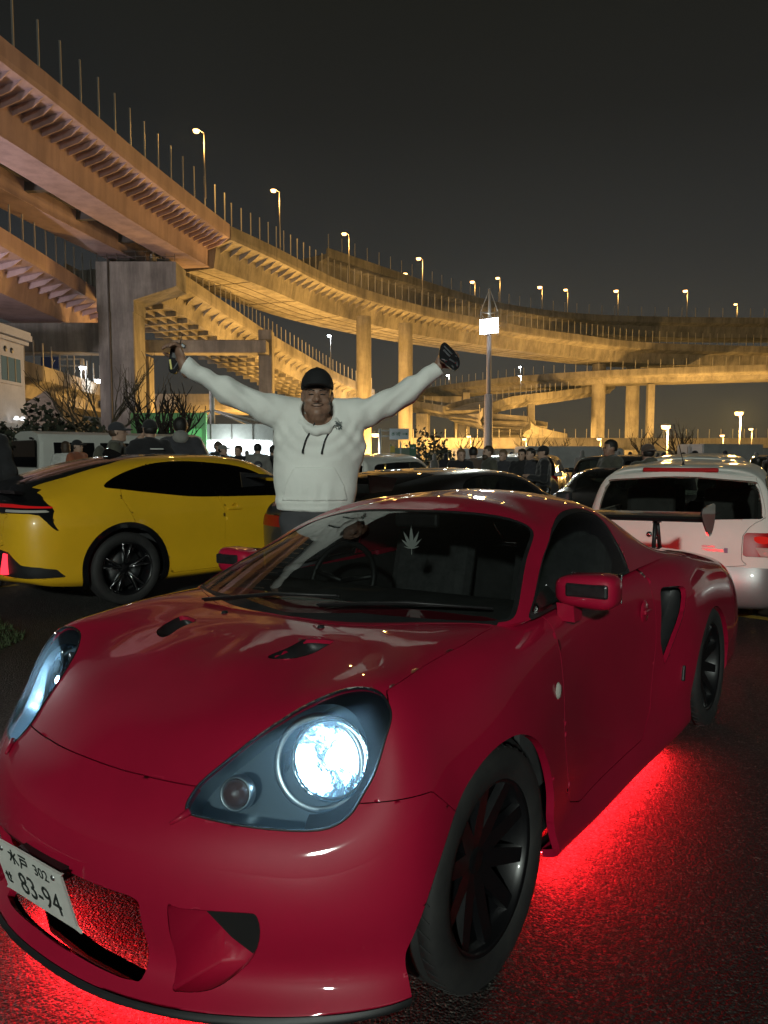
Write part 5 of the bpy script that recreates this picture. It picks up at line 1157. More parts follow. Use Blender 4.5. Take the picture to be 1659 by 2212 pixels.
hl = [(-14.9,63.5,22.8,28.25,.30,'sodium lamp highest at left, on the nearest steel viaduct'),(-10.9,79.5,22.8,29.02,.32,'second sodium lamp from left, on the orange curve'),(-4.4,95.5,22.8,29.3,.34,'third sodium lamp from left, above the capped man'),(-8.3,124,29,33.3,.42,'low sodium lamp just left of the third, far deck'),
 (5.6,109.5,22.8,29.9,.38,'tall sodium lamp over the second round pier'),(4.6,143,31,35.8,.45,'short sodium lamp right of the third tall one'),(18.4,152.5,31,36.5,.5,'sodium lamp left of the floodlight mast tip'),(26.3,171,31,41.6,.5,'sodium lamp right of the floodlight mast tip'),
 (34.2,163,31,37.8,.55,'sodium lamp on topmost viaduct, first right of mast'),(44.1,181,31,41.2,.5,'small sodium lamp on topmost viaduct, second right of mast'),(52.2,168,31,38.1,.55,'sodium lamp on topmost viaduct, third right of mast'),(67.6,168,31,38.1,.55,'sodium lamp on topmost viaduct near right edge'),(89.6,191,31,39.8,.45,'faint sodium lamp lowest at the right edge')]
for x, y, z0, z1, r, lab in hl: street_lamp(lab, x, y, z0, z1, 'sodium', 900, SOD, r, HW, arm=.6)
GL = 'ground level lamps'
for x, y, z1, r, m, w, lab in ((33.5,70,5.5,.42,'sodium',13000,'big orange ground lamp nearest the right edge'),(22.9,60,3.85,.40,'sodium',9000,'big orange ground lamp above the dark crowd at right'),(-.3,48,2.85,.30,'sodium',1500,'round orange lamp beside the capped man hip'),
  (8.2,70,3.3,.22,'sodium_far',300,'small orange lamp near the green board'),(13.8,72,3.1,.24,'sodium_far',300,'small orange lamp left of the mast foot'),(24.5,84,3.4,.3,'sodium_far',400,'small orange lamp between mast and close piers'),(42,92,4.0,.3,'sodium_far',400,'small orange lamp over the box truck'),(47.0,95,4.9,.3,'sodium_far',400,'first of small pale lamps above truck rear'),(51.5,95,4.0,.3,'sodium_far',400,'small pale lamp right of the box truck')):
    street_lamp(lab, x, y, 0, z1, m, w, SOD, r, GL, arm=.25)
WL = 'white lamps in the distance'
for x, y, z0, z1, r, lab in ((-7.96,112,13,19.3,.28,'white lamp on pole over the descending ramp'),(-29.9,75,6,10.3,.34,'white lamp behind the pale building at far left'),(-29.1,77,6,9.2,.42,'brighter white lamp beside the far left one'),(-24.5,85,0,8.3,.30,'white lamp left of the pollarded trees'),(-2.6,110,8,10.6,.3,'low white lamp right of the cap'),(.8,118,8,11.7,.3,'second low white lamp by round pier'),(2.0,122,8,12.2,.3,'third low white lamp by second round pier'),(11.3,130,14,15.4,.28,'white lamp above the right hand'),(31,170,18,21.6,.3,'white lamp over lower ramp right of mast'),(24.0,131,12,15.4,.2,'small white lamp over the spiral loop'),(-.8,30,0,1.9,.12,'thin white lamp column beside capped man')):
    street_lamp(lab, x, y, z0, z1, 'white_lamp', 120, (.85,.95,1), r, WL, arm=.2, pr=.05)
# floodlight mast
def floodmast(label, x, y, watts, target):
    t = thing('floodlight_mast', label, 'light mast', (x, y, 0))
    MB().tube([(0,0,0),(0,0,5.1)], [.30,.25], 8).build('lower_pole', M['pole_cream'], t)
    MB().tube([(0,0,5.0),(0,0,9.3)], [.16,.14], 10).build('upper_pole', M['pole_cream'], t)
    fr = MB()
    fr.tube([(-.52,0,8.6),(-.52,0,10.0),(0,0,11.35),(.52,0,10.0),(.52,0,8.6)], .036, 5); fr.tube([(0,-.52,8.6),(0,-.52,10.0),(0,0,11.35),(0,.52,10.0),(0,.52,8.6)], .036, 5)
    fr.tube([(0,0,9.2),(0,0,11.3)], .05, 5); fr.tube([(-.52,0,9.95),(0,0,9.9),(.52,0,9.95)], .035, 5); fr.tube([(-.52,0,9.95),(0,0,9.0),(.52,0,9.95)], .03, 5)
    fr.build('top_frame', M['truck_white'], t)
    d = (Vector(target)-Vector((x, y, 9))).normalized(); rz = math.atan2(d.y, d.x)+math.pi/2
    for k, (dx, dz) in enumerate(((-.36,9.30),(.0,9.34),(.36,9.38),(-.36,8.86),(.0,8.9),(.36,8.94))):
        c = Matrix.Rotation(rz, 3, 'Z')@Vector((dx, -.25, dz)); rot = Matrix.Rotation(rz, 3, 'Z')@Matrix.Rotation(R(20), 3, 'X')
        b = MB().box(c, (.36,.16,.44), rot=rot); h = b.build('floodlight', M['pole_dark'], t)
        c2 = c+rot@Vector((0,-.085,0)); MB().box(c2, (.34,.01,.42), rot=rot).build('lamp_glass', M['flood_white'], h)
    lamp('frame_fill_light', (0,0,9.75), (.95,1.0,.95), 10, .1, t)  # added point light that brightens the top frame
    cc = Matrix.Rotation(rz, 3, 'Z')@Vector((0,-1.2,9.1)); dd_ = (Vector(target)-Vector((x, y, 9))).normalized(); lamp('flood_light', cc, (.90,1.0,.90), watts, .45, t, 'SPOT', dd_.to_track_quat('-Z', 'Y').to_euler(), R(150), .6)
    return t
floodmast('floodlight mast with dazzling white lamps and diamond tip', 6.3, 45, 2600, (0, 6, 0))
# floodlight mast behind the photographer and added lamps that light the decks
floodmast('second floodlight mast standing behind the photographer', -4, -24, 15000, (0, 4, 0))
street_lamp('added pinkish fill lamp beyond the left edge behind the pale building', -30, 35, 0, 6.5, 'white_lamp', 13000, (1.0,.86,.86), .4)  # unseen lamp added to throw pinkish light on the steel viaduct
mat('lum_body', (.2,.2,.2), rough=.6)
def uplight(label, x, y, watts, h=1.0):  # unseen lamps added to throw sodium light up onto the decks
    t = thing('added_fill_lamp', label, 'fill lamp', (x, y, 0), 0, 'added sodium fill lamps under the viaducts')
    MB().lathe([(0,0),(.16,0),(.14,h-.2),(0,h-.2)], 12, 'Z').build('post', M['lum_body'], t); MB().lathe([(.13,h-.2),(.15,h-.1),(.10,h),(0,h+.02)], 12, 'Z').build('bulb', M['sodium'], t)
    lamp('lamp_light', (0,0,h+.35), SOD, watts*1.7, .3, t)
for k, (x, y, w) in enumerate(((-13,80,4500),(-8,86,6500),(0,92,6500),(9,104,6500),(22,112,6500),(38,128,7500),(60,132,7500),(-4,110,6000),(15,140,7500),(32,147,9000),(30,117,5000),(54,120,5000),(12,96,3000))):
    uplight('added sodium fill lamp under the viaducts, low behind the crowd', x, y, w)
# ---------------------------------------------------------------- people
mat('skin_light', (.42,.27,.20), rough=.55, var=.12, vscale=20); mat('skin_tan', (.27,.155,.105), rough=.5, var=.18, vscale=26, bump=.12, bscale=180, bdist=.002); mat('skin_dark', (.11,.06,.042), rough=.5, var=.15, vscale=20)
mat('hair_dark', (.012,.010,.009), rough=.6, bump=.5, bscale=160, bdist=.004); mat('hair_brown', (.055,.034,.02), rough=.6, bump=.5, bscale=160, bdist=.004); mat('hair_fair', (.16,.10,.055), rough=.6, bump=.5, bscale=160, bdist=.004)
def cloth(n, c, **k): return mat(n, c, rough=.92, var=.22, vscale=7, bump=.35, bscale=26, bdist=.012, sheen=.2, **k)
cloth('cloth_black', (.012,.012,.014)); cloth('cloth_charcoal', (.035,.035,.042)); cloth('cloth_olive', (.07,.068,.05)); cloth('cloth_grey', (.20,.195,.18)); cloth('cloth_orange', (.32,.10,.045)); cloth('cloth_white', (.55,.55,.52)); cloth('cloth_brown', (.09,.06,.045)); cloth('denim', (.03,.04,.06)); cloth('cloth_navy', (.015,.018,.03))
mat('hoodie_cloth', (.78,.79,.74), rough=.95, var=.04, vscale=5, bump=.35, bscale=9, bdist=.02, sheen=.25); mat('hoodie_lining', (.42,.42,.40), rough=.95); mat('trouser_grey', (.055,.055,.06), rough=.95, var=.2, vscale=6, bump=.3, bscale=12, bdist=.02)
def field(prims, k=.03):
    def f(p):
        d = None
        for pr in prims:
            q = pr[1:]
            e = seg_d(p, *q[:4]) if pr[0] == 's' else ell_d(p, *q[:2], *(q[2:3] if len(q) > 2 and q[2] is not None else []))
            kk = pr[-1] if pr[0] == 'x' else k
            d = e if d is None else smin(d, e, kk)
        return d
    return f
POSE = {'down': ((.26,.02,1.13),(.25,-.07,.90)), 'front': ((.27,-.02,1.14),(.08,-.27,1.19)), 'face': ((.29,-.16,1.20),(.07,-.20,1.50)), 'pocket': ((.30,.06,1.14),(.20,-.07,.97)), 'up': ((.36,-.08,1.34),(.22,-.22,1.56)), 'back': ((.28,.10,1.15),(.18,.12,.95))}
def mesh_from(f, lo, hi, res, name, m, par, sc=1.0, clip=None):
    V, F = surface_nets(f, lo, hi, res)
    return mesh_obj(name, V*sc, F, M[m], par)
def person(label, x, y, rz, h, jacket='cloth_black', pants='denim', skin='skin_light', hair='hair_dark', cap=None, hood=False, pose=('down','down'), group='people standing among the cars', res=.021, long_hair=False, beard=None, pack=False, head_tilt=0.0, cap_back=False):
    t = thing('person', label, 'person', (x, y, 0), rz, group); sc = h/1.75
    P = []; J = []; hx, hy, hz = 0, -.015-head_tilt*.09, 1.625-head_tilt*.04
    for i, s in enumerate((-1, 1)):
        e, w = POSE[pose[i]]; sh = (s*.185,.0,1.42); e = (s*e[0],e[1],e[2]); w = (s*w[0],w[1],w[2]); d = np.array(w)-np.array(e); d /= np.linalg.norm(d); hd = tuple(np.array(w)+d*.09)
        P += [('s',sh,e,.050,.040),('s',e,w,.040,.028),('s',w,hd,.036,.026)]
        J += [('s',sh,e,.075,.062),('s',e,tuple(np.array(w)-d*.01),.060,.046)]
    legs = []
    for s in (-1, 1): legs += [('s',(s*.095,.01,.90),(s*.105,-.01,.49),.088,.062),('s',(s*.105,-.01,.49),(s*.11,.03,.09),.062,.050)]
    P += [('e',(0,.01,1.26),(.17,.10,.24)),('e',(0,.01,.98),(.165,.105,.16)),('s',(0,.015,1.45),(hx,hy+.02,hz-.06),.056,.052)]+[('s',l[1],l[2],l[3]*.82,l[4]*.82) for l in legs]
    for s in (-1, 1): P += [('s',(s*.11,.04,.07),(s*.12,-.10,.04),.035,.03)]
    Hd = [('e',(hx,hy+.01,hz+.02),(.076,.095,.095)),('e',(hx,hy-.025,hz-.045),(.060,.066,.075)),('s',(hx,hy-.092,hz-.005),(hx,hy-.108,hz-.03),.009,.015),('e',(hx-.077,hy+.012,hz-.01),(.012,.022,.03)),('e',(hx+.077,hy+.012,hz-.01),(.012,.022,.03)),('e',(hx,hy-.07,hz-.095),(.03,.028,.026))]
    fb, fh = field(P, .05), field(Hd, .022)
    f = lambda p: smin(fb(p), fh(p), .03)
    mesh_from(f, (-.55,-.42,0), (.55,.24,1.80), res, 'body', skin, t, sc)
    Jk = J+[('e',(0,.0,1.26),(.205,.135,.27)),('e',(0,.01,1.02),(.195,.135,.19)),('s',(-.15,.01,1.42),(.15,.01,1.42),.078,.078),('e',(0,.02,1.475),(.085,.085,.055))]
    if hood: Jk += [('e',(0,.085,1.49),(.105,.07,.075))]
    fj = field(Jk, .045); wob = rng.random()*6
    def fj2(p): return np.maximum(fj(p)+.006*np.sin(p[:, 2]*34+wob+5*p[:, 0])*np.cos(p[:, 0]*17+wob)+.004*np.sin(p[:, 2]*61-p[:, 0]*40), .87-p[:, 2])
    jk = mesh_from(fj2, (-.56,-.44,.82), (.56,.30,1.62), res*.95, 'jacket', jacket, t, sc)
    ft = field(legs+[('e',(0,.01,.95),(.18,.12,.10))], .03)
    mesh_from(lambda p: np.maximum(ft(p), .06-p[:, 2]), (-.30,-.20,.02), (.30,.22,1.08), res, 'trousers', pants, t, sc)
    sh = field([('s',(s*.11,.05,.06),(s*.125,-.12,.045),.05,.042) for s in (-1, 1)], .01); mesh_from(lambda p: np.maximum(sh(p), .0-p[:, 2]), (-.25,-.25,-.04), (.25,.2,.16), .022, 'shoe', 'cloth_black', t, sc)
    if cap:
        fc = lambda p: np.maximum(ell_d(p, (hx,hy+.012,hz+.035), (.088,.107,.088)), hz+.012-p[:, 2]); s = 1 if cap_back else -1
        br = lambda p: np.maximum(ell_d(p, (hx,hy+s*.10,hz+.028), (.072,.085,.014)), -(s*(p[:, 1]-hy)-.05))
        mesh_from(lambda p: np.minimum(fc(p), br(p)), (hx-.11,hy-.21,hz-.01), (hx+.11,hy+.21,hz+.14), .011, 'cap', cap, t, sc)
        if hair: mesh_from(lambda p: np.maximum(np.maximum(ell_d(p, (hx,hy+.02,hz), (.083,.095,.08)), p[:, 2]-hz-.02), np.maximum(hy-.02-p[:, 1], hz-.06-p[:, 2])), (hx-.1,hy-.05,hz-.08), (hx+.1,hy+.13,hz+.05), .013, 'hair', hair, t, sc)
    elif hair:
        lo_ = hz-.17 if long_hair else hz-.045
        def fh2(p):
            d = smin(ell_d(p, (hx,hy+.018,hz+.035), (.086,.102,.090)), ell_d(p, (hx,hy+.035,hz-.04), (.085,.085,.11)) if long_hair else ell_d(p, (hx,hy+.04,hz), (.076,.075,.08)), .02)
            face = np.maximum(p[:, 1]-(hy-.035), p[:, 2]-(hz+.055)); return np.maximum(np.maximum(d, -face), lo_-p[:, 2])+.004*np.sin(p[:, 0]*150)*np.sin(p[:, 1]*130+p[:, 2]*90)
        mesh_from(fh2, (hx-.12,hy-.12,lo_-.02), (hx+.12,hy+.16,hz+.15), .012, 'hair', hair, t, sc)
    if beard: mesh_from(lambda p: np.maximum(ell_d(p, (hx,hy-.05,hz-.10), (.062,.062,.070)), np.maximum(p[:, 2]-(hz-.05), p[:, 1]-(hy+.0))), (hx-.09,hy-.14,hz-.20), (hx+.09,hy+.03,hz-.02), .012, 'beard', beard, t, sc)
    for s in (-1, 1):
        b = MB(); b.lathe([(0,-.004),(.010,-.002),(.012,.004)], 8, 'Y', c=(hx+s*.028, hy-.0885, hz+.0)); b.V = [(v[0]*sc, v[1]*sc, v[2]*sc) for v in b.V]; b.build('eye', M['hair_dark'], t)
    if pack: mesh_from(field([('e',(0,.20,1.24),(.16,.09,.22))], .02), (-.2,.08,.98), (.2,.32,1.5), .025, 'backpack', 'cloth_olive', t, sc)
    return t, jk, sc
face_cam = 0.0; away = math.pi
person('person in black jacket cut off by the left edge', -4.22, 7.75, away+.3, 1.90, 'cloth_black', 'cloth_black', 'skin_light', 'hair_dark', res=.02)
person('person in olive jacket and cap with backpack, looking right', -3.45, 9.6, R(100), 1.84, 'cloth_olive', 'denim', 'skin_light', 'hair_brown', cap='cloth_charcoal', pose=('front','front'), pack=True)
t_, jk_, sc_ = person('person in black top with white back print raising hand to face', -3.05, 9.7, R(215), 1.88, 'cloth_black', 'denim', 'skin_light', 'hair_dark', cap='cloth_black', pose=('pocket','face'))
m4 = frame4(Vector((-.03,.155,1.30))*sc_, Vector((-1,0,0)), Vector((0,.06,1)), Vector((0,1,-.06)))
text_mesh('back_print', 'TAS', .085, mat('print_white', (.55,.55,.54), rough=.8), t_, m4)
for k in range(3): MB().box((-.03*sc_,(.152+.004*k)*sc_,(1.22-.035*k)*sc_), (.15,.008,.014)).build('print_bar', M['print_white'], t_)
MB().box((-.03*sc_,.146*sc_,1.385*sc_), (.17,.008,.016)).build('print_bar', M['print_white'], t_)
person('tall person seen from behind in dark jacket with grey hood', -2.72, 9.95, R(195), 1.92, 'cloth_charcoal', 'denim', 'skin_light', 'hair_dark', hood=True, pose=('pocket','pocket'))
h_ = mesh_from(field([('e',(0,.105,1.50),(.10,.065,.085)),('e',(0,.02,1.53),(.085,.08,.05))], .03), (-.15,-.1,1.38), (.15,.2,1.62), .016, 'hood', 'cloth_grey', bpy.data.objects['person.003'], 1.92/1.75)
person('person in orange hoodie and dark cap beside the white van', -5.62, 13.6, R(75), 1.70, 'cloth_orange', 'denim', 'skin_light', 'hair_dark', cap='cloth_black')
person('dark haired person in pale jacket next to orange hoodie', -6.0, 14.0, R(210), 1.68, 'cloth_white', 'denim', 'skin_light', 'hair_brown', long_hair=True)
person('person in cap behind others before the lit shop', -3.62, 16.2, R(60), 1.72, 'cloth_charcoal', 'denim', 'skin_light', 'hair_brown', cap='cloth_brown')
person('person in navy jacket and cap facing right before the lit shop', -3.35, 15.4, R(70), 1.64, 'cloth_navy', 'denim', 'skin_light', 'hair_dark', cap='cloth_grey', pose=('front','front'))
person('person in black with head tipped back before the lit shop', -2.98, 15.2, R(-20), 1.62, 'cloth_black', 'cloth_black', 'skin_light', 'hair_brown', pose=('front','front'))
t_, jk_, sc_ = person('person in grey sweatshirt with round back print', -2.55, 15.0, R(190), 1.66, 'cloth_grey', 'cloth_charcoal', 'skin_light', 'hair_dark')
bp_ = MB().lathe([(0,.004),(.085,.004),(.085,0)], 24, 'Y'); o_ = bp_.build('back_print', mat('print_dark', (.05,.05,.06), rough=.9), t_); o_.location = (0,.142*sc_,1.28*sc_); o_.rotation_euler = (R(-5),0,0)
text_mesh('print_lettering', 'up', .10, M['print_white'], o_, frame4(Vector((0,.006,0)), Vector((-1,0,0)), Vector((0,0,1)), Vector((0,1,0))))
person('person in black half hidden behind capped man', -2.28, 15.3, R(170), 1.62, 'cloth_black', 'cloth_black', 'skin_light', 'hair_dark')
person('fair haired person looking down over the black coupe roof', 1.30, 12.6, R(10), 1.54, 'cloth_black', 'denim', 'skin_light', 'hair_fair', head_tilt=.5)
person('dark haired person seen from behind over black coupe roof', 1.55, 12.9, R(185), 1.56, 'cloth_brown', 'denim', 'skin_light', 'hair_dark')
person('bearded person in profile near the mast foot', 1.80, 12.8, R(-70), 1.58, 'cloth_olive', 'denim', 'skin_light', 'hair_brown', beard='hair_brown')
person('fair haired person right of the bearded one', 2.15, 13.4, R(-40), 1.52, 'cloth_charcoal', 'denim', 'skin_light', 'hair_fair')
person('dark haired person in black shirt facing left', 2.42, 13.0, R(-30), 1.53, 'cloth_black', 'denim', 'skin_light', 'hair_dark', long_hair=True)
person('person in black coat and cap leaning left', 2.58, 12.0, R(-95), 1.57, 'cloth_black', 'cloth_black', 'skin_light', 'hair_dark', cap='cloth_black', pose=('front','front'))
person('second head in cap behind the leaning black coat', 2.55, 12.9, R(-60), 1.54, 'cloth_charcoal', 'denim', 'skin_light', 'hair_dark')
person('tall dark haired person standing left of olive jacket', 3.02, 9.9, R(-75), 1.62, 'cloth_olive', 'denim', 'skin_tan', 'hair_dark', pose=('front','front'))
person('broad person in olive hooded jacket and knit hat from behind', 3.20, 9.0, R(190), 1.55, 'cloth_olive', 'denim', 'skin_light', 'hair_dark', cap='cloth_brown', hood=True, cap_back=True)
person('person in dark cap before the box truck doors', 9.05, 21.6, R(-90), 1.56, 'cloth_black', 'denim', 'skin_light', 'hair_dark', cap='cloth_black')
person('long haired person left of the box truck doors', 8.55, 21.2, R(200), 1.50, 'cloth_black', 'denim', 'skin_light', 'hair_dark', long_hair=True)
# farther crowd: simple figures sharing one mesh
DG = 'distant people before the trucks'
pb = field([('s',(-.1,0,.85),(-.1,0,.05),.09,.06),('s',(.1,0,.85),(.1,0,.05),.09,.06),('e',(0,0,1.15),(.24,.16,.36)),('e',(0,0,1.60),(.085,.10,.12)),('s',(0,0,1.4),(0,0,1.52),.06,.06),('s',(-.2,0,1.38),(-.27,-.05,.95),.07,.05),('s',(.2,0,1.38),(.27,-.05,.95),.07,.05)], .04)
V_, F_ = surface_nets(pb, (-.45,-.3,-.05), (.45,.3,1.8), .045); me_ = None
spots = [(k, -6.5+k*.62+rng.uniform(-.2,.2), 27+rng.uniform(-3,3)) for k in range(8)]+[(k, .4+k*.62+rng.uniform(-.3,.3), 24+rng.uniform(-5,6)) for k in range(34)]
crowd_me = {}
names = ['small figure far back in the crowd between cars']
for k, x, y in spots:
    if abs(x+.38) < .4: continue
    if me_ is None: o = mesh_obj('person', V_, F_, M['cloth_charcoal']); me_ = o.data
    else: o = link(bpy.data.objects.new('person', me_))
    if k % 4: 
        key = ('cloth_olive','cloth_grey','cloth_navy')[k % 4-1]
        if key not in crowd_me: crowd_me[key] = me_.copy(); crowd_me[key].materials[0] = M[key]
        o.data = crowd_me[key]
    o.location = (x, y, 0); s_ = rng.uniform(.84,.95); o.scale = (s_, s_, s_); o.rotation_euler = (0,0,rng.uniform(0,6)); tag(o, names[0], 'person', DG)
# ---------------------------------------------------------------- the capped man with raised arms
MAN = thing('person', 'smiling person in white hoodie and black cap with both arms raised', 'person', (-.376, 4.25, 0), R(4))
K_ = .00266
def mp(px, py, y=0.0): return ((px-688)*K_, y, 1.397-(py-985)*K_)
HC = np.array([-.003, -.03, 1.742])
def head_field(p):
    q = p-HC; s = 1.0; q = q/s
    d = ell_d(q, (0,.01,.03), (.080,.098,.10))
    d = smin(d, ell_d(q, (0,-.02,-.04), (.072,.078,.088)), .03); d = smin(d, ell_d(q, (0,-.035,-.088), (.050,.052,.040)), .03)
    for sg in (-1, 1):
        d = smin(d, ell_d(q, (sg*.042,-.074,-.040), (.028,.018,.020)), .014)
        d = smin(d, ell_d(q, (sg*.083,.012,-.012), (.011,.022,.033)), .008)
        d = smin(d, ell_d(q, (sg*.048,-.045,-.080), (.026,.030,.028)), .02)
    d = smin(d, ell_d(q, (0,-.082,.014), (.056,.018,.011)), .012)
    for sg in (-1, 1):
        d = -smin(-d, ell_d(q, (sg*.031,-.101,-.004), (.019,.014,.010)), .008)
        d = smin(d, ell_d(q, (sg*.031,-.079,-.005), (.014,.013,.012)), .003)
        d = -smin(-d, seg_d(q, (sg*.024,-.106,-.036), (sg*.044,-.094,-.066), .0035, .003), .006)
    d = smin(d, seg_d(q, (0,-.088,.002), (0,-.112,-.034), .008, .015), .008)
    for sg in (-1, 1): d = smin(d, ell_d(q, (sg*.014,-.100,-.038), (.011,.012,.009)), .006)
    d = smin(d, ell_d(q, (0,-.092,-.064), (.028,.010,.006)), .005); d = smin(d, ell_d(q, (0,-.090,-.078), (.023,.011,.007)), .005)
    for a, b in (((-.036,-.094,-.062),(-.015,-.103,-.071)),((-.015,-.103,-.071),(.016,-.103,-.071)),((.016,-.103,-.071),(.038,-.092,-.059))): d = -smin(-d, seg_d(q, a, b, .0028, .0028), .004)
    d = smin(d, ell_d(q, (0,-.076,-.110), (.026,.018,.016)), .015); d = smin(d, ell_d(q, (0,-.028,-.132), (.040,.042,.028)), .025)
    return smin(d, seg_d(q, (0,.02,-.09), (0,.04,-.24), .058, .064), .03)
V1, F1 = surface_nets(head_field, HC+[-.11,-.14,-.26], HC+[.11,.13,.15], .0055)
def hand_prims(w, d, n, lat, sgn, curl, thumb=.6):
    """palm and five bent fingers; w wrist, d forward, n palm side, lat towards the thumb"""
    w, d, n, lat = [np.array(v, float) for v in (w, d, n, lat)]; L = []
    pc = w+d*.048; rot = np.stack([lat, d, n], 1)
    L.append(('e', tuple(pc), (.042,.052,.018), rot)); L.append(('s', tuple(w-d*.06), tuple(w+d*.015), .031, .028))
    for i, (o, l) in enumerate(((.030,.070),(.010,.078),(-.011,.073),(-.031,.058))):
        b = w+d*.088+lat*o-n*.002; a = .25; p = b; segs = (l*.45, l*.32, l*.27); cs = (curl, curl*1.1, curl*.7); r = (.0098,.0088,.0078,.0068)
        for j in range(3):
            a += cs[j]; q = p+(d*math.cos(a)+n*math.sin(a))*segs[j]*1.15; L.append(('s', tuple(p), tuple(q), r[j], r[j+1])); p = q
    b = w+d*.022+lat*.034; q1 = b+(lat*.75+d*.5+n*.35)*.045; q2 = q1+(d*.75+n*.65-lat*.1)*.034; q3 = q2+(d*.5+n*.8-lat*.35)*.026
    L += [('s', tuple(b-lat*.012), tuple(q1), .015, .0115), ('s', tuple(q1), tuple(q2), .0112, .0098), ('s', tuple(q2), tuple(q3), .0095, .008)]
    return L
def nrm(v): v = np.array(v, float); return v/np.linalg.norm(v)
wl = np.array(mp(407,790,-.02)); dl = nrm((-.33,-.12,.93)); nl = nrm(np.cross(dl, (0,1,0))*-1); nl = nrm(nl-dl*(nl@dl)); nl = nrm(np.array((-.75,-.55,0))-dl*(np.array((-.75,-.55,0))@dl)); latl = nrm(np.cross(nl, dl))
wr = np.array(mp(946,792,-.02)); dr = nrm((.62,-.15,.76)); nr = nrm(np.array((.35,-.9,-.1))-dr*(np.array((.35,-.9,-.1))@dr)); latr = nrm(np.cross(dr, nr))
parts = []
for w, d, n, lat in ((wl, dl, nl, latl), (wr, dr, nr, latr)):
    f = field(hand_prims(w, d, n, lat, 1, .62), .008); c = w+d*.06
    parts.append(surface_nets(f, c-.14, c+.14, .0055))
SL, EL, WL_ = mp(603,896,.02), mp(503,850,.0), mp(413,797,-.02); SR, ER, WR_ = mp(782,896,.02), mp(880,851,.0), mp(943,798,-.02)
core = field([('s',SL,EL,.055,.045),('s',EL,tuple(wl),.045,.032),('s',SR,ER,.055,.045),('s',ER,tuple(wr),.045,.032),('e',(0,.03,1.38),(.20,.12,.28)),('e',(0,.03,1.05),(.18,.12,.18)),('s',(-.10,.03,.98),(-.11,.01,.52),.09,.06),('s',(.10,.03,.98),(.11,.01,.52),.09,.06),('s',(-.11,.01,.52),(-.115,.05,.08),.06,.045),('s',(.11,.01,.52),(.115,.05,.08),.06,.045)], .05)
parts.append(surface_nets(core, (-.80,-.2,.0), (.74,.25,1.95), .024)); parts.append((V1, F1))
VV, FF, o_ = [], [], 0
for V, F in parts: VV.append(V); FF += [tuple(int(i)+o_ for i in f) for f in F]; o_ += len(V)
mesh_obj('body', np.concatenate(VV), FF, M['skin_tan'], MAN)
# hoodie: torso and sleeves in one skin, with folds
rs = np.random.RandomState(3); fold = [(rs.uniform(-1,1,3), rs.uniform(0,6), rs.uniform(14,34)) for _ in range(7)]
hp = [('s',SL,EL,.086,.064),('s',EL,WL_,.063,.046),('s',SR,ER,.086,.064),('s',ER,WR_,.063,.046),('e',(.0,.02,1.45),(.262,.155,.27)),('e',(-.012,.01,1.24),(.238,.158,.25)),('s',mp(622,893,.03),mp(765,893,.03),.080,.080)]
hf0 = field(hp, .06); band = field([('e',(-.022,.01,1.13),(.228,.152,.11))], .02)
def hoodie(p):
    d = hf0(p); d = smin(d, band(p), .015)
    w = np.zeros(len(p))
    for v, ph, fr in fold: w += np.sin(p@(v*fr)+ph+.6*np.sin(p[:, 2]*11+ph))
    arm = np.clip((np.abs(p[:, 0])-.17)/.12, 0, 1)
    w2 = np.sin((np.abs(p[:, 0])*1.0-p[:, 2]*.55)*62+2.2*np.sin(p[:, 2]*20))*arm
    pit = np.exp(-((np.abs(p[:, 0])-.23)/.10)**2-((p[:, 2]-1.50)/.13)**2)*np.sin((np.abs(p[:, 0])+p[:, 2]*.9)*58)
    rn = np.sqrt(p[:, 0]**2+((p[:, 2]-1.66)*.9)**2); neckf = np.exp(-((rn-.20)/.075)**2)*np.clip((1.62-p[:, 2])/.06, 0, 1)*np.sin(rn*105+1.5*p[:, 0])*.0042
    low = np.exp(-((p[:, 2]-1.17)/.07)**2)*np.sin(p[:, 0]*46+3*np.sin(p[:, 0]*15))*.004
    d = d+w*.0022+w2*.0048+pit*.008+low+neckf+np.exp(-((p[:, 2]-1.115)/.012)**2)*.006
    d = np.maximum(d, 1.083+.02*np.abs(p[:, 0])-p[:, 2])
    for W_, E_ in ((WL_, EL), (WR_, ER)):       # flat cuff ends
        a = np.array(W_)-np.array(E_); a /= np.linalg.norm(a); c = np.array(W_)+a*.012; near = np.linalg.norm(p-np.array(W_), axis=1) < .18
        d = np.where(near, np.maximum(d, (p-c)@a), d)
    neck = ell_d(p, (0,-.045,1.655), (.092,.125,.098)); return -smin(-d, neck, .012)
Vh, Fh = surface_nets(hoodie, (-.86,-.24,1.05), (.80,.27,1.98), .0115); hd = mesh_obj('hoodie', Vh, Fh, M['hoodie_cloth'], MAN)
def hoodf(p):
    ring = None
    pts = [(math.sin(a)*.118, -.03-math.cos(a)*.115+.02, 1.622-math.cos(a)*.075-.012*math.cos(2*a)) for a in np.linspace(0, 2*math.pi, 15)]
    for a, b in zip(pts[:-1], pts[1:]):
        e = seg_d(p, a, b, .025+.016*(a[1] > .03), .025+.016*(b[1] > .03)); ring = e if ring is None else smin(ring, e, .015)
    back = ell_d(p, (0,.15,1.60), (.15,.075,.10)); ring = smin(ring, back, .04)
    return -smin(-ring, ell_d(p, (0,-.03,1.72), (.083,.092,.14)), .01)+.003*np.sin(p[:, 0]*70+p[:, 2]*50)
Vn, Fn = surface_nets(hoodf, (-.24,-.24,1.45), (.24,.28,1.80), .0105); mesh_obj('hood', Vn, Fn, M['hoodie_cloth'], hd)
def front_y(x, z):
    ys = np.linspace(-.30, .05, 240); d = hoodie(np.stack([np.full(240, x), ys, np.full(240, z)], 1)); k = np.where(d < 0)[0]; return float(ys[k[0]]) if len(k) else -.15
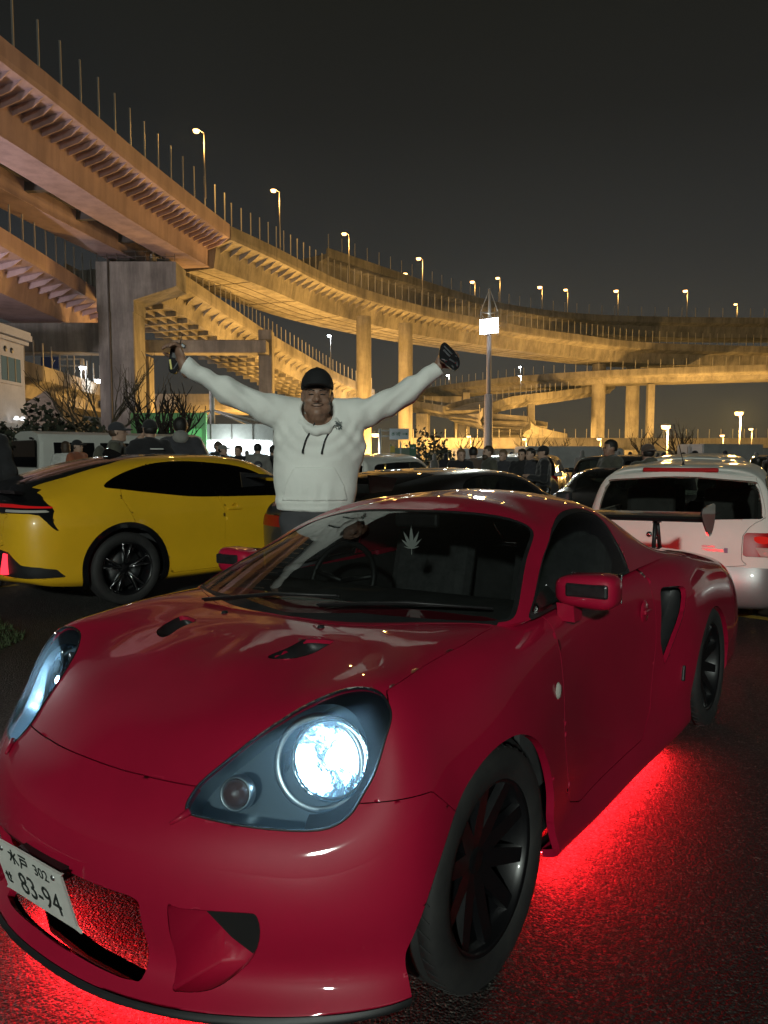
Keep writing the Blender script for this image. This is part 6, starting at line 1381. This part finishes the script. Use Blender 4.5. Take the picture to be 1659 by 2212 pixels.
def pocket(p):
    t = np.clip((p[:, 2]-1.15)/.19, 0, 1); w = .185-.045*t-.03*np.clip((t-.45)/.55, 0, 1); return np.maximum(np.maximum(hoodie(p)-.008, np.maximum(np.abs(p[:, 0]+.02)-w, np.maximum(p[:, 2]-1.335, 1.148-p[:, 2]))), p[:, 1]+.02)
Vp, Fp_ = surface_nets(pocket, (-.24,-.24,1.12), (.20,.0,1.36), .007); mesh_obj('pouch_pocket', Vp, Fp_, M['hoodie_cloth'], hd)
for pts in ([(682,916),(672,935),(663,952),(657,972)], [(726,916),(711,937),(702,955),(697,974)]):
    q = []
    for px, py in pts: x, _, z = mp(px, py); q.append((x, min(front_y(x, z), -.10)-.008, z))
    c = MB(); c.tube(smooth_poly(q, 5, False), .0045, 6); c.tube([q[-1], (q[-1][0]-.002, q[-1][1]-.002, q[-1][2]-.02)], .0062, 6); c.build('draw_cord', M['cloth_black'], hd)
# small embroidered emblem on the chest
em = [[(.1,.9),(.35,.75),(.3,.55)],[(.55,.95),(.6,.7),(.9,.85)],[(.2,.6),(.8,.62)],[(.1,.4),(.5,.5),(.9,.35)],[(.15,.25),(.3,.05)],[(.45,.3),(.5,.0),(.7,.3),(.85,.02)],[(.25,.85),(.75,.45)]]
eo = strokes('emblem', em, 0, 0, .052, .005, hd); eo.data.materials.clear(); eo.data.materials.append(mat('emblem_grey', (.10,.12,.115), rough=.8)); eo.matrix_local = frame4(Vector((mp(722,930)[0], front_y(mp(728,925)[0], mp(728,925)[2])-.022, mp(722,930)[2])), Vector((1,.35,0)).normalized(), Vector((0,.18,.98)), Vector((.3,-.93,.2)).normalized())
tr_ = field([('s',(-.105,.03,1.02),(-.12,.01,.54),.118,.088),('s',(.105,.03,1.02),(.12,.01,.54),.118,.088),('s',(-.12,.01,.54),(-.125,.04,.10),.088,.07),('s',(.12,.01,.54),(.125,.04,.10),.088,.07),('e',(0,.02,1.05),(.215,.145,.14))], .04)
Vt, Ft = surface_nets(lambda p: np.maximum(tr_(p)+.004*np.sin(p[:, 2]*40+p[:, 0]*20), .04-p[:, 2]), (-.30,-.2,.0), (.30,.22,1.22), .019); mesh_obj('trousers', Vt, Ft, M['trouser_grey'], MAN)
sh = field([('s',(s*.125,.06,.055),(s*.14,-.14,.04),.055,.045) for s in (-1, 1)], .01); V, F = surface_nets(lambda p: np.maximum(sh(p), -p[:, 2]), (-.28,-.28,-.03), (.28,.2,.16), .016); mesh_obj('shoe', V, F, M['cloth_black'], MAN)
# cap
def capf(p):
    q = p-HC; dome = ell_d(q, (0,.012,.045), (.092,.112,.108)); d = np.maximum(dome, .028-.10*q[:, 1]*.5-q[:, 2])
    x = q[:, 0]/.085; top = .038+.012*(1-x*x)-.0*q[:, 1]; yb = -.10-.075*np.sqrt(np.clip(1-x*x, 0, 1))
    th = np.abs(q[:, 2]-(top+.05*(-(q[:, 1]+.09))*.15))-.0055; br = np.maximum(np.maximum(th, yb-q[:, 1]), np.maximum(q[:, 1]+.05, np.abs(q[:, 0])-.083))
    return smin(d, br, .006)
V, F = surface_nets(capf, HC+[-.12,-.21,.0], HC+[.12,.14,.17], .006); cp_ = mesh_obj('cap', V, F, mat('cap_black', (.008,.008,.009), rough=.85, bump=.3, bscale=200, bdist=.002), MAN)
b = MB(); b.lathe([(0,.006),(.008,.004),(.010,0)], 10, 'Z', c=tuple(HC+[0,.012,.151])); b.build('cap_button', M['cap_black'], cp_)
hr = lambda p: np.maximum(np.maximum(ell_d(p-HC, (0,.03,-.005), (.086,.085,.075)), (p-HC)[:, 2]-.04), np.maximum(-.015-(p-HC)[:, 1], -.055-(p-HC)[:, 2])); V, F = surface_nets(hr, HC+[-.11,-.04,-.08], HC+[.11,.13,.06], .008); mesh_obj('hair', V, F, M['hair_dark'], MAN)
for s in (-1, 1):
    b = MB(); b.tube([tuple(HC+[s*.017,-.0925,-.006]), tuple(HC+[s*.031,-.0950,-.0045]), tuple(HC+[s*.046,-.0865,-.007])], [.0018,.0042,.0018], 6); b.build('eye', M['hair_dark'], MAN)
    b = MB(); b.tube([tuple(HC+[s*.014,-.099,.014]), tuple(HC+[s*.032,-.0985,.020]), tuple(HC+[s*.052,-.083,.013])], [.0035,.0042,.002], 6); b.build('eyebrow', M['hair_dark'], MAN)
b = MB(); b.tube([tuple(HC+[-.030,-.091,-.060]), tuple(HC+[-.012,-.1025,-.0555]), tuple(HC+[0,-.104,-.0560]), tuple(HC+[.012,-.1025,-.0555]), tuple(HC+[.032,-.092,-.058])], [.001,.0022,.0018,.0022,.001], 6); b.build('upper_lip_line', M['hair_dark'], MAN)  # thin dark line across the upper lip
b = MB(); b.tube([tuple(HC+[-.034,-.0925,-.0635]), tuple(HC+[-.014,-.1005,-.0715]), tuple(HC+[.015,-.1005,-.0715]), tuple(HC+[.036,-.091,-.060])], [.0012,.0022,.0022,.0012], 6); b.build('mouth', mat('lip_dark', (.05,.018,.014), rough=.6), MAN)
# things held up
mat('chrome_bright', (.85,.88,.9), rough=.08, metal=1.0); mat('yellow_band', (.55,.50,.08), rough=.4)
gl = thing('toy_car', 'small black and yellow shiny object held in the left raised hand', 'gadget', tuple(np.array((-.376,4.25,0))+wl+dl*.055+nl*.034), 0)
G_ = MB(); sh_ = smooth_poly([(-.022,-.085),(.0,-.10),(.022,-.085),(.030,-.02),(.028,.05),(.0,.075),(-.028,.05),(-.030,-.02)], 4); G_.prism(sh_, -.017, .017, 'xz'); G_.build('shell', M['black_gloss'], gl)
MB().box((-.016,-.019,-.052), (.010,.004,.055), rot=Matrix.Rotation(R(-18),3,'Y')).build('yellow_stripe', M['yellow_band'], gl); MB().box((.014,-.019,-.050), (.006,.004,.055), rot=Matrix.Rotation(R(24),3,'Y')).build('chrome_stripe', M['chrome_bright'], gl)
MB().box((.0,-.019,.0), (.034,.004,.030), bev=.002).build('lens_window', M['black_plastic'], gl); MB().tube([(.012,0,.07),(.018,0,.125)], [.004,.0018], 6).build('aerial', M['black_plastic'], gl); MB().box((.034,-.005,.062), (.030,.024,.024), rot=Matrix.Rotation(R(30),3,'Y'), bev=.005).build('knob', M['chrome'], gl)
gl.rotation_euler = (0, R(10), 0)
gr = thing('chrome_gadget', 'glittering chrome and black object held in the right raised hand', 'gadget', tuple(np.array((-.376,4.25,0))+wr+dr*.065+nr*.036), 0)
G_ = MB(); G_.prism(smooth_poly([(-.045,.055),(-.020,.078),(.020,.045),(.060,-.01),(.062,-.055),(.035,-.075),(-.01,-.045),(-.050,-.01)], 3), -.018, .018, 'xz'); G_.build('shell', M['black_gloss'], gr)
for (a, b_, w_) in (((-.025,.060),(.022,.012),.010),((-.028,.040),(.010,.0),.013),((-.040,-.012),(-.015,-.018),.010),((.004,-.012),(.034,-.030),.012),((.045,-.025),(.050,-.055),.012),((.018,-.045),(.032,-.062),.010),((.036,.005),(.050,.0),.010)):
    e = Vector((b_[0]-a[0],0,b_[1]-a[1])); MB().box(((a[0]+b_[0])/2,-.020,(a[1]+b_[1])/2), (e.length,.008,w_), rot=Matrix.Rotation(-math.atan2(e.z, e.x),3,'Y'), bev=.003).build('chrome_bar', M['chrome_bright'], gr)
for c in ((-.012,-.022),(.040,-.030)): MB().lathe([(0,-.026),(.008,-.024),(.010,-.016)], 12, 'Y', c=(c[0],0,c[1])).build('chrome_stud', M['chrome_bright'], gr)
# ---------------------------------------------------------------- buildings, signs, plants
mat('wall_pale', (.50,.46,.45), rough=.8, var=.12, vscale=1.2); mat('wall_green', (.16,.42,.16), rough=.8, var=.1); mat('roof_tile', (.20,.17,.13), rough=.8, var=.3, vscale=3); mat('shop_wall', (.45,.48,.44), rough=.7, var=.1)
emis('shop_light', (.88,.97,1.0), 2.6); emis('shop_tube', (.92,.98,1.0), 16); emis('green_light', (.25,.95,.30), .45); emis('win_glow', (.75,.85,.65), .10)
t = thing('building', 'pale two storey building with cornice at the left edge', 'building', (-18.0, 27.6, 0))
MB().box((0,0,2.95),(6.6,6,5.9)).build('wall', M['wall_pale'], t)
for z, d, h in ((5.95,.3,.14),(6.18,.5,.22),(6.36,.42,.12)): MB().box((0,0,z),(6.6+d,6+d,h)).build('cornice', M['wall_pale'], t)
for y in (1.75,-.6): 
    f = MB().box((3.32,y,4.78),(.12,1.75,1.15)).build('window_frame', M['wall_pale'], t); MB().box((3.385,y,4.78),(.02,1.5,.92)).build('pane', M['win_glow'], f)
    for dy in (-.3,.3): MB().box((3.40,y+dy,4.78),(.03,.06,.92)).build('mullion', M['black_plastic'], f)
for y in (1.5,2.0): MB().lathe([(0,.02),(.10,.01),(.12,-.02)], 10, 'X', c=(3.32,y,5.55)).build('wall_vent', M['black_plastic'], t)
for y in (1.6,2.1): MB().lathe([(.05,2.95),(.12,2.83),(0,2.80)], 10, 'Z', c=(3.6,y,0)).build('wall_lamp', M['shop_light'], t)
MB().box((3.6,1.0,2.55),(.7,4.0,.16)).build('canopy', M['wall_pale'], t)
t = thing('pavilion', 'brown pyramid roof pavilion above the dark hedge', 'pavilion', (-18.1, 40, 0))
MB().add([(-2.4,-2.4,2.6),(2.4,-2.4,2.6),(2.4,2.4,2.6),(-2.4,2.4,2.6),(0,0,4.9)], [(0,1,4),(1,2,4),(2,3,4),(3,0,4),(3,2,1,0)]).build('roof', M['roof_tile'], t)
for sx in (-1,1):
    for sy in (-1,1): MB().box((sx*2.1,sy*2.1,1.3),(.25,.25,2.6)).build('post', M['roof_tile'], t)
# lit shop
t = thing('shop', 'flat roofed shop with dazzling white front behind the crowd', 'shop', (-7.3, 37, 0))
MB().box((0,1.2,2.55),(8.2,5.0,.75)).build('fascia', M['shop_wall'], t)
for k in range(9): MB().box((-4.0+k*1.0,-1.315,2.55),(.035,.03,.74)).build('fascia_joint', M['joint_dark'], t)
MB().box((0,3.4,1.1),(8.0,.2,2.2)).build('back_wall', M['shop_light'], t)
for k in range(5): MB().box((-3.9+k*1.95,-1.0,1.1),(.14,.14,2.2)).build('column', M['shop_wall'], t)
for k in range(3): MB().tube([(-3.6+k*.3,-.7+k*1.1,2.02),(1.2+k*.3,-.2+k*1.1,2.06)], .07, 6).build('tube_lamp', M['shop_tube'], t)
for k in range(6): MB().box((-3.3+k*1.25,2.9,.7+.3*(k%2)),(.9,.3,1.0+.6*(k%3)*.5)).build('shop_shelf', mat('shelf_blue', (.3,.36,.42), rough=.6), t)
MB().tube([(-1.5,1.2,2.9),(-1.5,1.2,5.0)], .14, 8).build('roof_mast', M['truck_white'], t)
for dx, dy in ((-2.3,-1.2),(2.6,-1.2),(-1.4,2.8),(1.8,2.8),(3.8,.2),(-3.0,.6)): MB().tube([(-1.5,1.2,3.75),(-1.5+dx*.9,1.2+dy,2.92)], .05, 5).build('stay_rod', M['truck_white'], t)
lamp('shop_light', (0,-1.2,1.7), (.9,.98,1.0), 700, 1.0, t)
t = thing('kiosk', 'green lit kiosk wall left of the shop', 'kiosk', (-10.3, 35.5, 0))
MB().box((0,.2,2.0),(3.6,.3,2.9)).build('wall', M['wall_green'], t); MB().box((.3,-.02,2.2),(2.6,.06,1.0)).build('light_panel', M['green_light'], t)
for k in range(5): MB().box((.2+.18*k,-.02,1.2),(.03,.06,.7)).build('lattice_bar', M['truck_white'], t)
for k in range(4): MB().box((.56,-.03,.95+.18*k),(.8,.06,.03)).build('lattice_bar', M['truck_white'], t)
# sign boards right of the man
mat('sign_white', (.42,.46,.48), rough=.6); mat('sign_green', (.03,.13,.07), rough=.6); mat('sign_yellow', (.5,.38,.03), rough=.6); mat('board_green', (.16,.22,.17), rough=.7)
t = thing('direction_sign', 'white direction board with green arrow on white frame post', 'road sign', (.46, 30, 0))
MB().tube([(-.62,0,0),(-.62,0,2.5)], .06, 8).build('post', M['truck_white'], t)
for z in (2.42,2.2): MB().tube([(-.62,0,z),(-.25,0,z)], .03, 6).build('arm', M['truck_white'], t)
pn = MB().box((.15,0,2.28),(.78,.05,.44)).build('panel', M['sign_white'], t)
def flat(name, pts, m, par, y): MB().prism(pts, y, y+.004, 'xz').build(name, m, par)
flat('arrow', [(.28,2.265),(.28,2.295),(.42,2.295),(.42,2.34),(.51,2.28),(.42,2.22),(.42,2.265)], M['sign_green'], pn, -.032)
HON = [[(.1,.75),(.9,.75)],[(.5,1),(.5,0)],[(.48,.72),(.1,.25)],[(.52,.72),(.9,.25)],[(.32,.25),(.68,.25)]]; SEN = [[(.25,1),(.08,.75),(.3,.7),(.1,.4)],[(.05,.42),(.4,.45)],[(.22,.42),(.22,0)],[(.5,.95),(.92,.95),(.92,.5),(.5,.5),(.5,.95)],[(.5,.72),(.92,.72)],[(.7,.5),(.7,.05)],[(.5,.3),(.95,.08)]]
for ch, ox in ((HON,-.18),(SEN,.03)):
    o = strokes('sign_lettering', ch, ox, -.09, .17, .018, pn); o.data.materials.clear(); o.data.materials.append(M['sign_green']); o.matrix_local = frame4(Vector((0,-.03,2.28)), Vector((1,0,0)), Vector((0,0,1)), Vector((0,-1,0)))
t = thing('notice_board', 'tall green slatted board with yellow notice and green arrow sign', 'notice board', (.58, 26, 0))
for k in range(5): MB().box((0,0,.35+k*.30),(.72,.06,.26)).build('board_slat', M['board_green'], t)
MB().box((.0,-.04,.95),(.05,.05,1.85)).build('post', M['truck_white'], t); MB().box((-.28,-.045,1.63),(.16,.02,.22)).build('notice', M['sign_yellow'], t); MB().box((-.28,-.045,1.33),(.18,.02,.24)).build('notice', M['sign_white'], t)
ar = MB().box((.43,-.05,1.60),(.24,.03,.42)).build('arrow_sign', M['sign_green'], t); flat('arrow', [(.36,1.665),(.36,1.69),(.44,1.69),(.44,1.72),(.50,1.678),(.44,1.635),(.44,1.665)], M['truck_white'], ar, -.069)
for x in (-.34,.34): MB().box((x,.02,.9),(.05,.05,1.85)).build('side_post', M['board_green'], t)
# gantry sign at far left
t = thing('gantry', 'road sign gantry with blue panels on the low ramp at left', 'gantry', (-34.5, 82, 9))
for x in (-2.9,1.5): MB().box((x,0,1.4),(.3,.3,3.2)).build('post', M['truck_white'], t)
for z in (2.95,2.25): MB().box((-.7,0,z),(4.6,.2,.16)).build('beam', M['truck_white'], t)
mat('sign_blue', (.03,.06,.20), rough=.5); MB().box((-2.0,-.16,2.55),(1.9,.1,1.25)).build('blue_panel', M['sign_blue'], t); q = MB(); q.tube([(-1.7,-.24,2.1),(-1.7,-.24,3.0)], .05, 4); q.tube([(-1.7,-.24,2.45),(-1.4,-.24,2.85)], .05, 4); q.build('route_mark', M['truck_white'], t)
# bare pollarded trees
mat('bark', (.028,.022,.018), rough=.9, var=.3, vscale=8); mat('leaf_dark', (.045,.052,.030), rough=.8, var=.4, vscale=3); mat('twig', (.10,.085,.06), rough=.9)
def bare_tree(label, x, y, h, spread, seed, n0=6, lean=0.0, m='bark', group='bare trees', twigs=3, r0=.11):
    g_ = random.Random(seed); t = thing('bare_tree', label, 'tree', (x, y, 0), 0, group); tr = MB(); br = MB()
    th = h*.42; tr.tube([(0,0,0),(.03,0,th*.5),(lean*.1,0,th)], [r0*1.3,r0,r0*.85], 8); tr.build('trunk', M[m], t)
    def grow(p, d, L, r, lv):
        pts = [p]; q = Vector(p); dd = Vector(d)
        for k in range(3):
            dd = (dd+Vector((g_.uniform(-.3,.3),g_.uniform(-.3,.3),g_.uniform(-.05,.28)))).normalized(); q = q+dd*L/3; pts.append(q.copy())
        br.tube(pts, [r,r*.85,r*.7,r*.55], 5, caps=lv == 0)
        if lv > 0:
            for k in range(twigs): 
                i = g_.choice((1,2,3)); d2 = (dd+Vector((g_.uniform(-.9,.9),g_.uniform(-.9,.9),g_.uniform(-.1,.8)))).normalized(); grow(pts[i], d2, L*g_.uniform(.45,.7), r*.5, lv-1)
    for k in range(n0):
        a = 2*math.pi*k/n0+g_.uniform(-.3,.3); grow((lean*.1,0,th*g_.uniform(.8,1)), (math.cos(a)*spread,math.sin(a)*spread*.6,g_.uniform(.7,1.3)), h*.42, r0*.6, 2)
    br.build('branch', M[m], t); return t
bare_tree('dark pollarded tree beside the green kiosk, left one', -6.9, 22, 3.0, .55, 3, 6, twigs=4); bare_tree('dark pollarded tree beside the green kiosk, right one', -6.0, 21.5, 3.15, .5, 5, 6, twigs=4)
bare_tree('pale twiggy tree left of the pollarded pair', -9.2, 24.5, 4.2, .9, 8, 7, m='twig', twigs=5, r0=.07)
for k, (x, y, h, lab) in enumerate(((5.9,52,2.9,'low bare tree left of the mast foot'),(10.2,52,2.9,'low bare tree right of the mast foot'),(13.0,54,2.9,'low bare tree below the spiral loop pier'),(17.5,50,3.0,'low bare tree before the close pair of piers'),(20.2,50,3.1,'low bare tree under the big orange lamp'),(22.0,56,4.0,'taller bare tree beside the big orange lamp'))):
    bare_tree(lab, x, y, h, 1.2, 20+k, 6, m='bark', twigs=3, r0=.09)
def bush(label, x, y, w, h, n, seed, m='leaf_dark', group='shrubs'):
    g_ = np.random.RandomState(seed); t = thing('shrub', label, 'shrub', (x, y, 0), 0, group); P = g_.normal(size=(n, 3)); P /= np.linalg.norm(P, axis=1, keepdims=True); rr = g_.uniform(.55,1.05,(n,1))*(1+.25*np.sin(P[:, :1]*5+P[:, 2:]*7+seed)); P = P*rr*[w/2,w*.35,h/2]+[0,0,h/2]; P[:, 2] = np.abs(P[:, 2])
    V, F = [], []
    for i, p in enumerate(P):
        a = g_.normal(size=3); a /= np.linalg.norm(a); b = np.cross(a, g_.normal(size=3)); b /= np.linalg.norm(b); s = g_.uniform(.07,.16); k = len(V); V += [p-a*s, p+b*s*.5, p+a*s, p-b*s*.5]; F.append((k,k+1,k+2,k+3))
    mesh_obj('foliage', V, F, M[m], t, False); st = MB()
    for k in range(5): st.tube([(g_.uniform(-.2,.2)*w,0,0),(g_.uniform(-.35,.35)*w,g_.uniform(-.2,.2),h*.7)], .03, 5)
    st.build('stem', M['bark'], t); return t
bush('dark shrub at the left edge before the pale building', -12.6, 23, 2.4, 2.6, 1500, 1); bush('dark rounded shrub below the pyramid roof', -10.9, 24, 3.0, 2.9, 2000, 2); bush('dark shrub left of the twiggy tree', -9.1, 24, 2.6, 2.5, 1600, 3); bush('sparse leafy shrub right of the green notice board', 2.1, 34, 2.2, 2.7, 700, 4)
bush('dark hedge piece behind the white van', -10.6, 21.5, 6.5, 2.05, 2600, 6)
# grass verge at lower left
gm = MB(); gr_ = np.random.RandomState(4)
for _ in range(7000):
    x, y = gr_.uniform(-5.2,-2.75), gr_.uniform(5.2,6.7)
    if x > -2.9-(y-5.8)*.9: continue
    a = gr_.uniform(0,6.28); s = gr_.uniform(.02,.06); gm.add([(x-.006*math.cos(a),y-.006*math.sin(a),0),(x+.006*math.cos(a),y+.006*math.sin(a),0),(x+gr_.uniform(-.03,.03),y+gr_.uniform(-.03,.03),s)], [(0,1,2)])
gm.build('grass', mat('grass_green', (.05,.075,.025), rough=.8, var=.3, vscale=4)); tag(bpy.data.objects['grass'], 'short green grass verge at the lower left behind the red car', 'grass', kind='stuff')
# ---------------------------------------------------------------- night haze: one closed box of thin air round everything
hz = MB().box((20, 80, 24.5), (420, 420, 51)).build('haze'); hz['kind'] = 'stuff'; hz['label'] = 'thin night haze over the car park'
hm = bpy.data.materials.new('haze'); hm.use_nodes = True; nt = hm.node_tree; nt.nodes.clear(); o_ = nt.nodes.new('ShaderNodeOutputMaterial'); v_ = nt.nodes.new('ShaderNodeVolumePrincipled')
v_.inputs['Color'].default_value = (.62, .80, 1.0, 1); v_.inputs['Density'].default_value = .00024; v_.inputs['Anisotropy'].default_value = .55; nt.links.new(v_.outputs[0], o_.inputs['Volume']); hz.data.materials.append(hm)
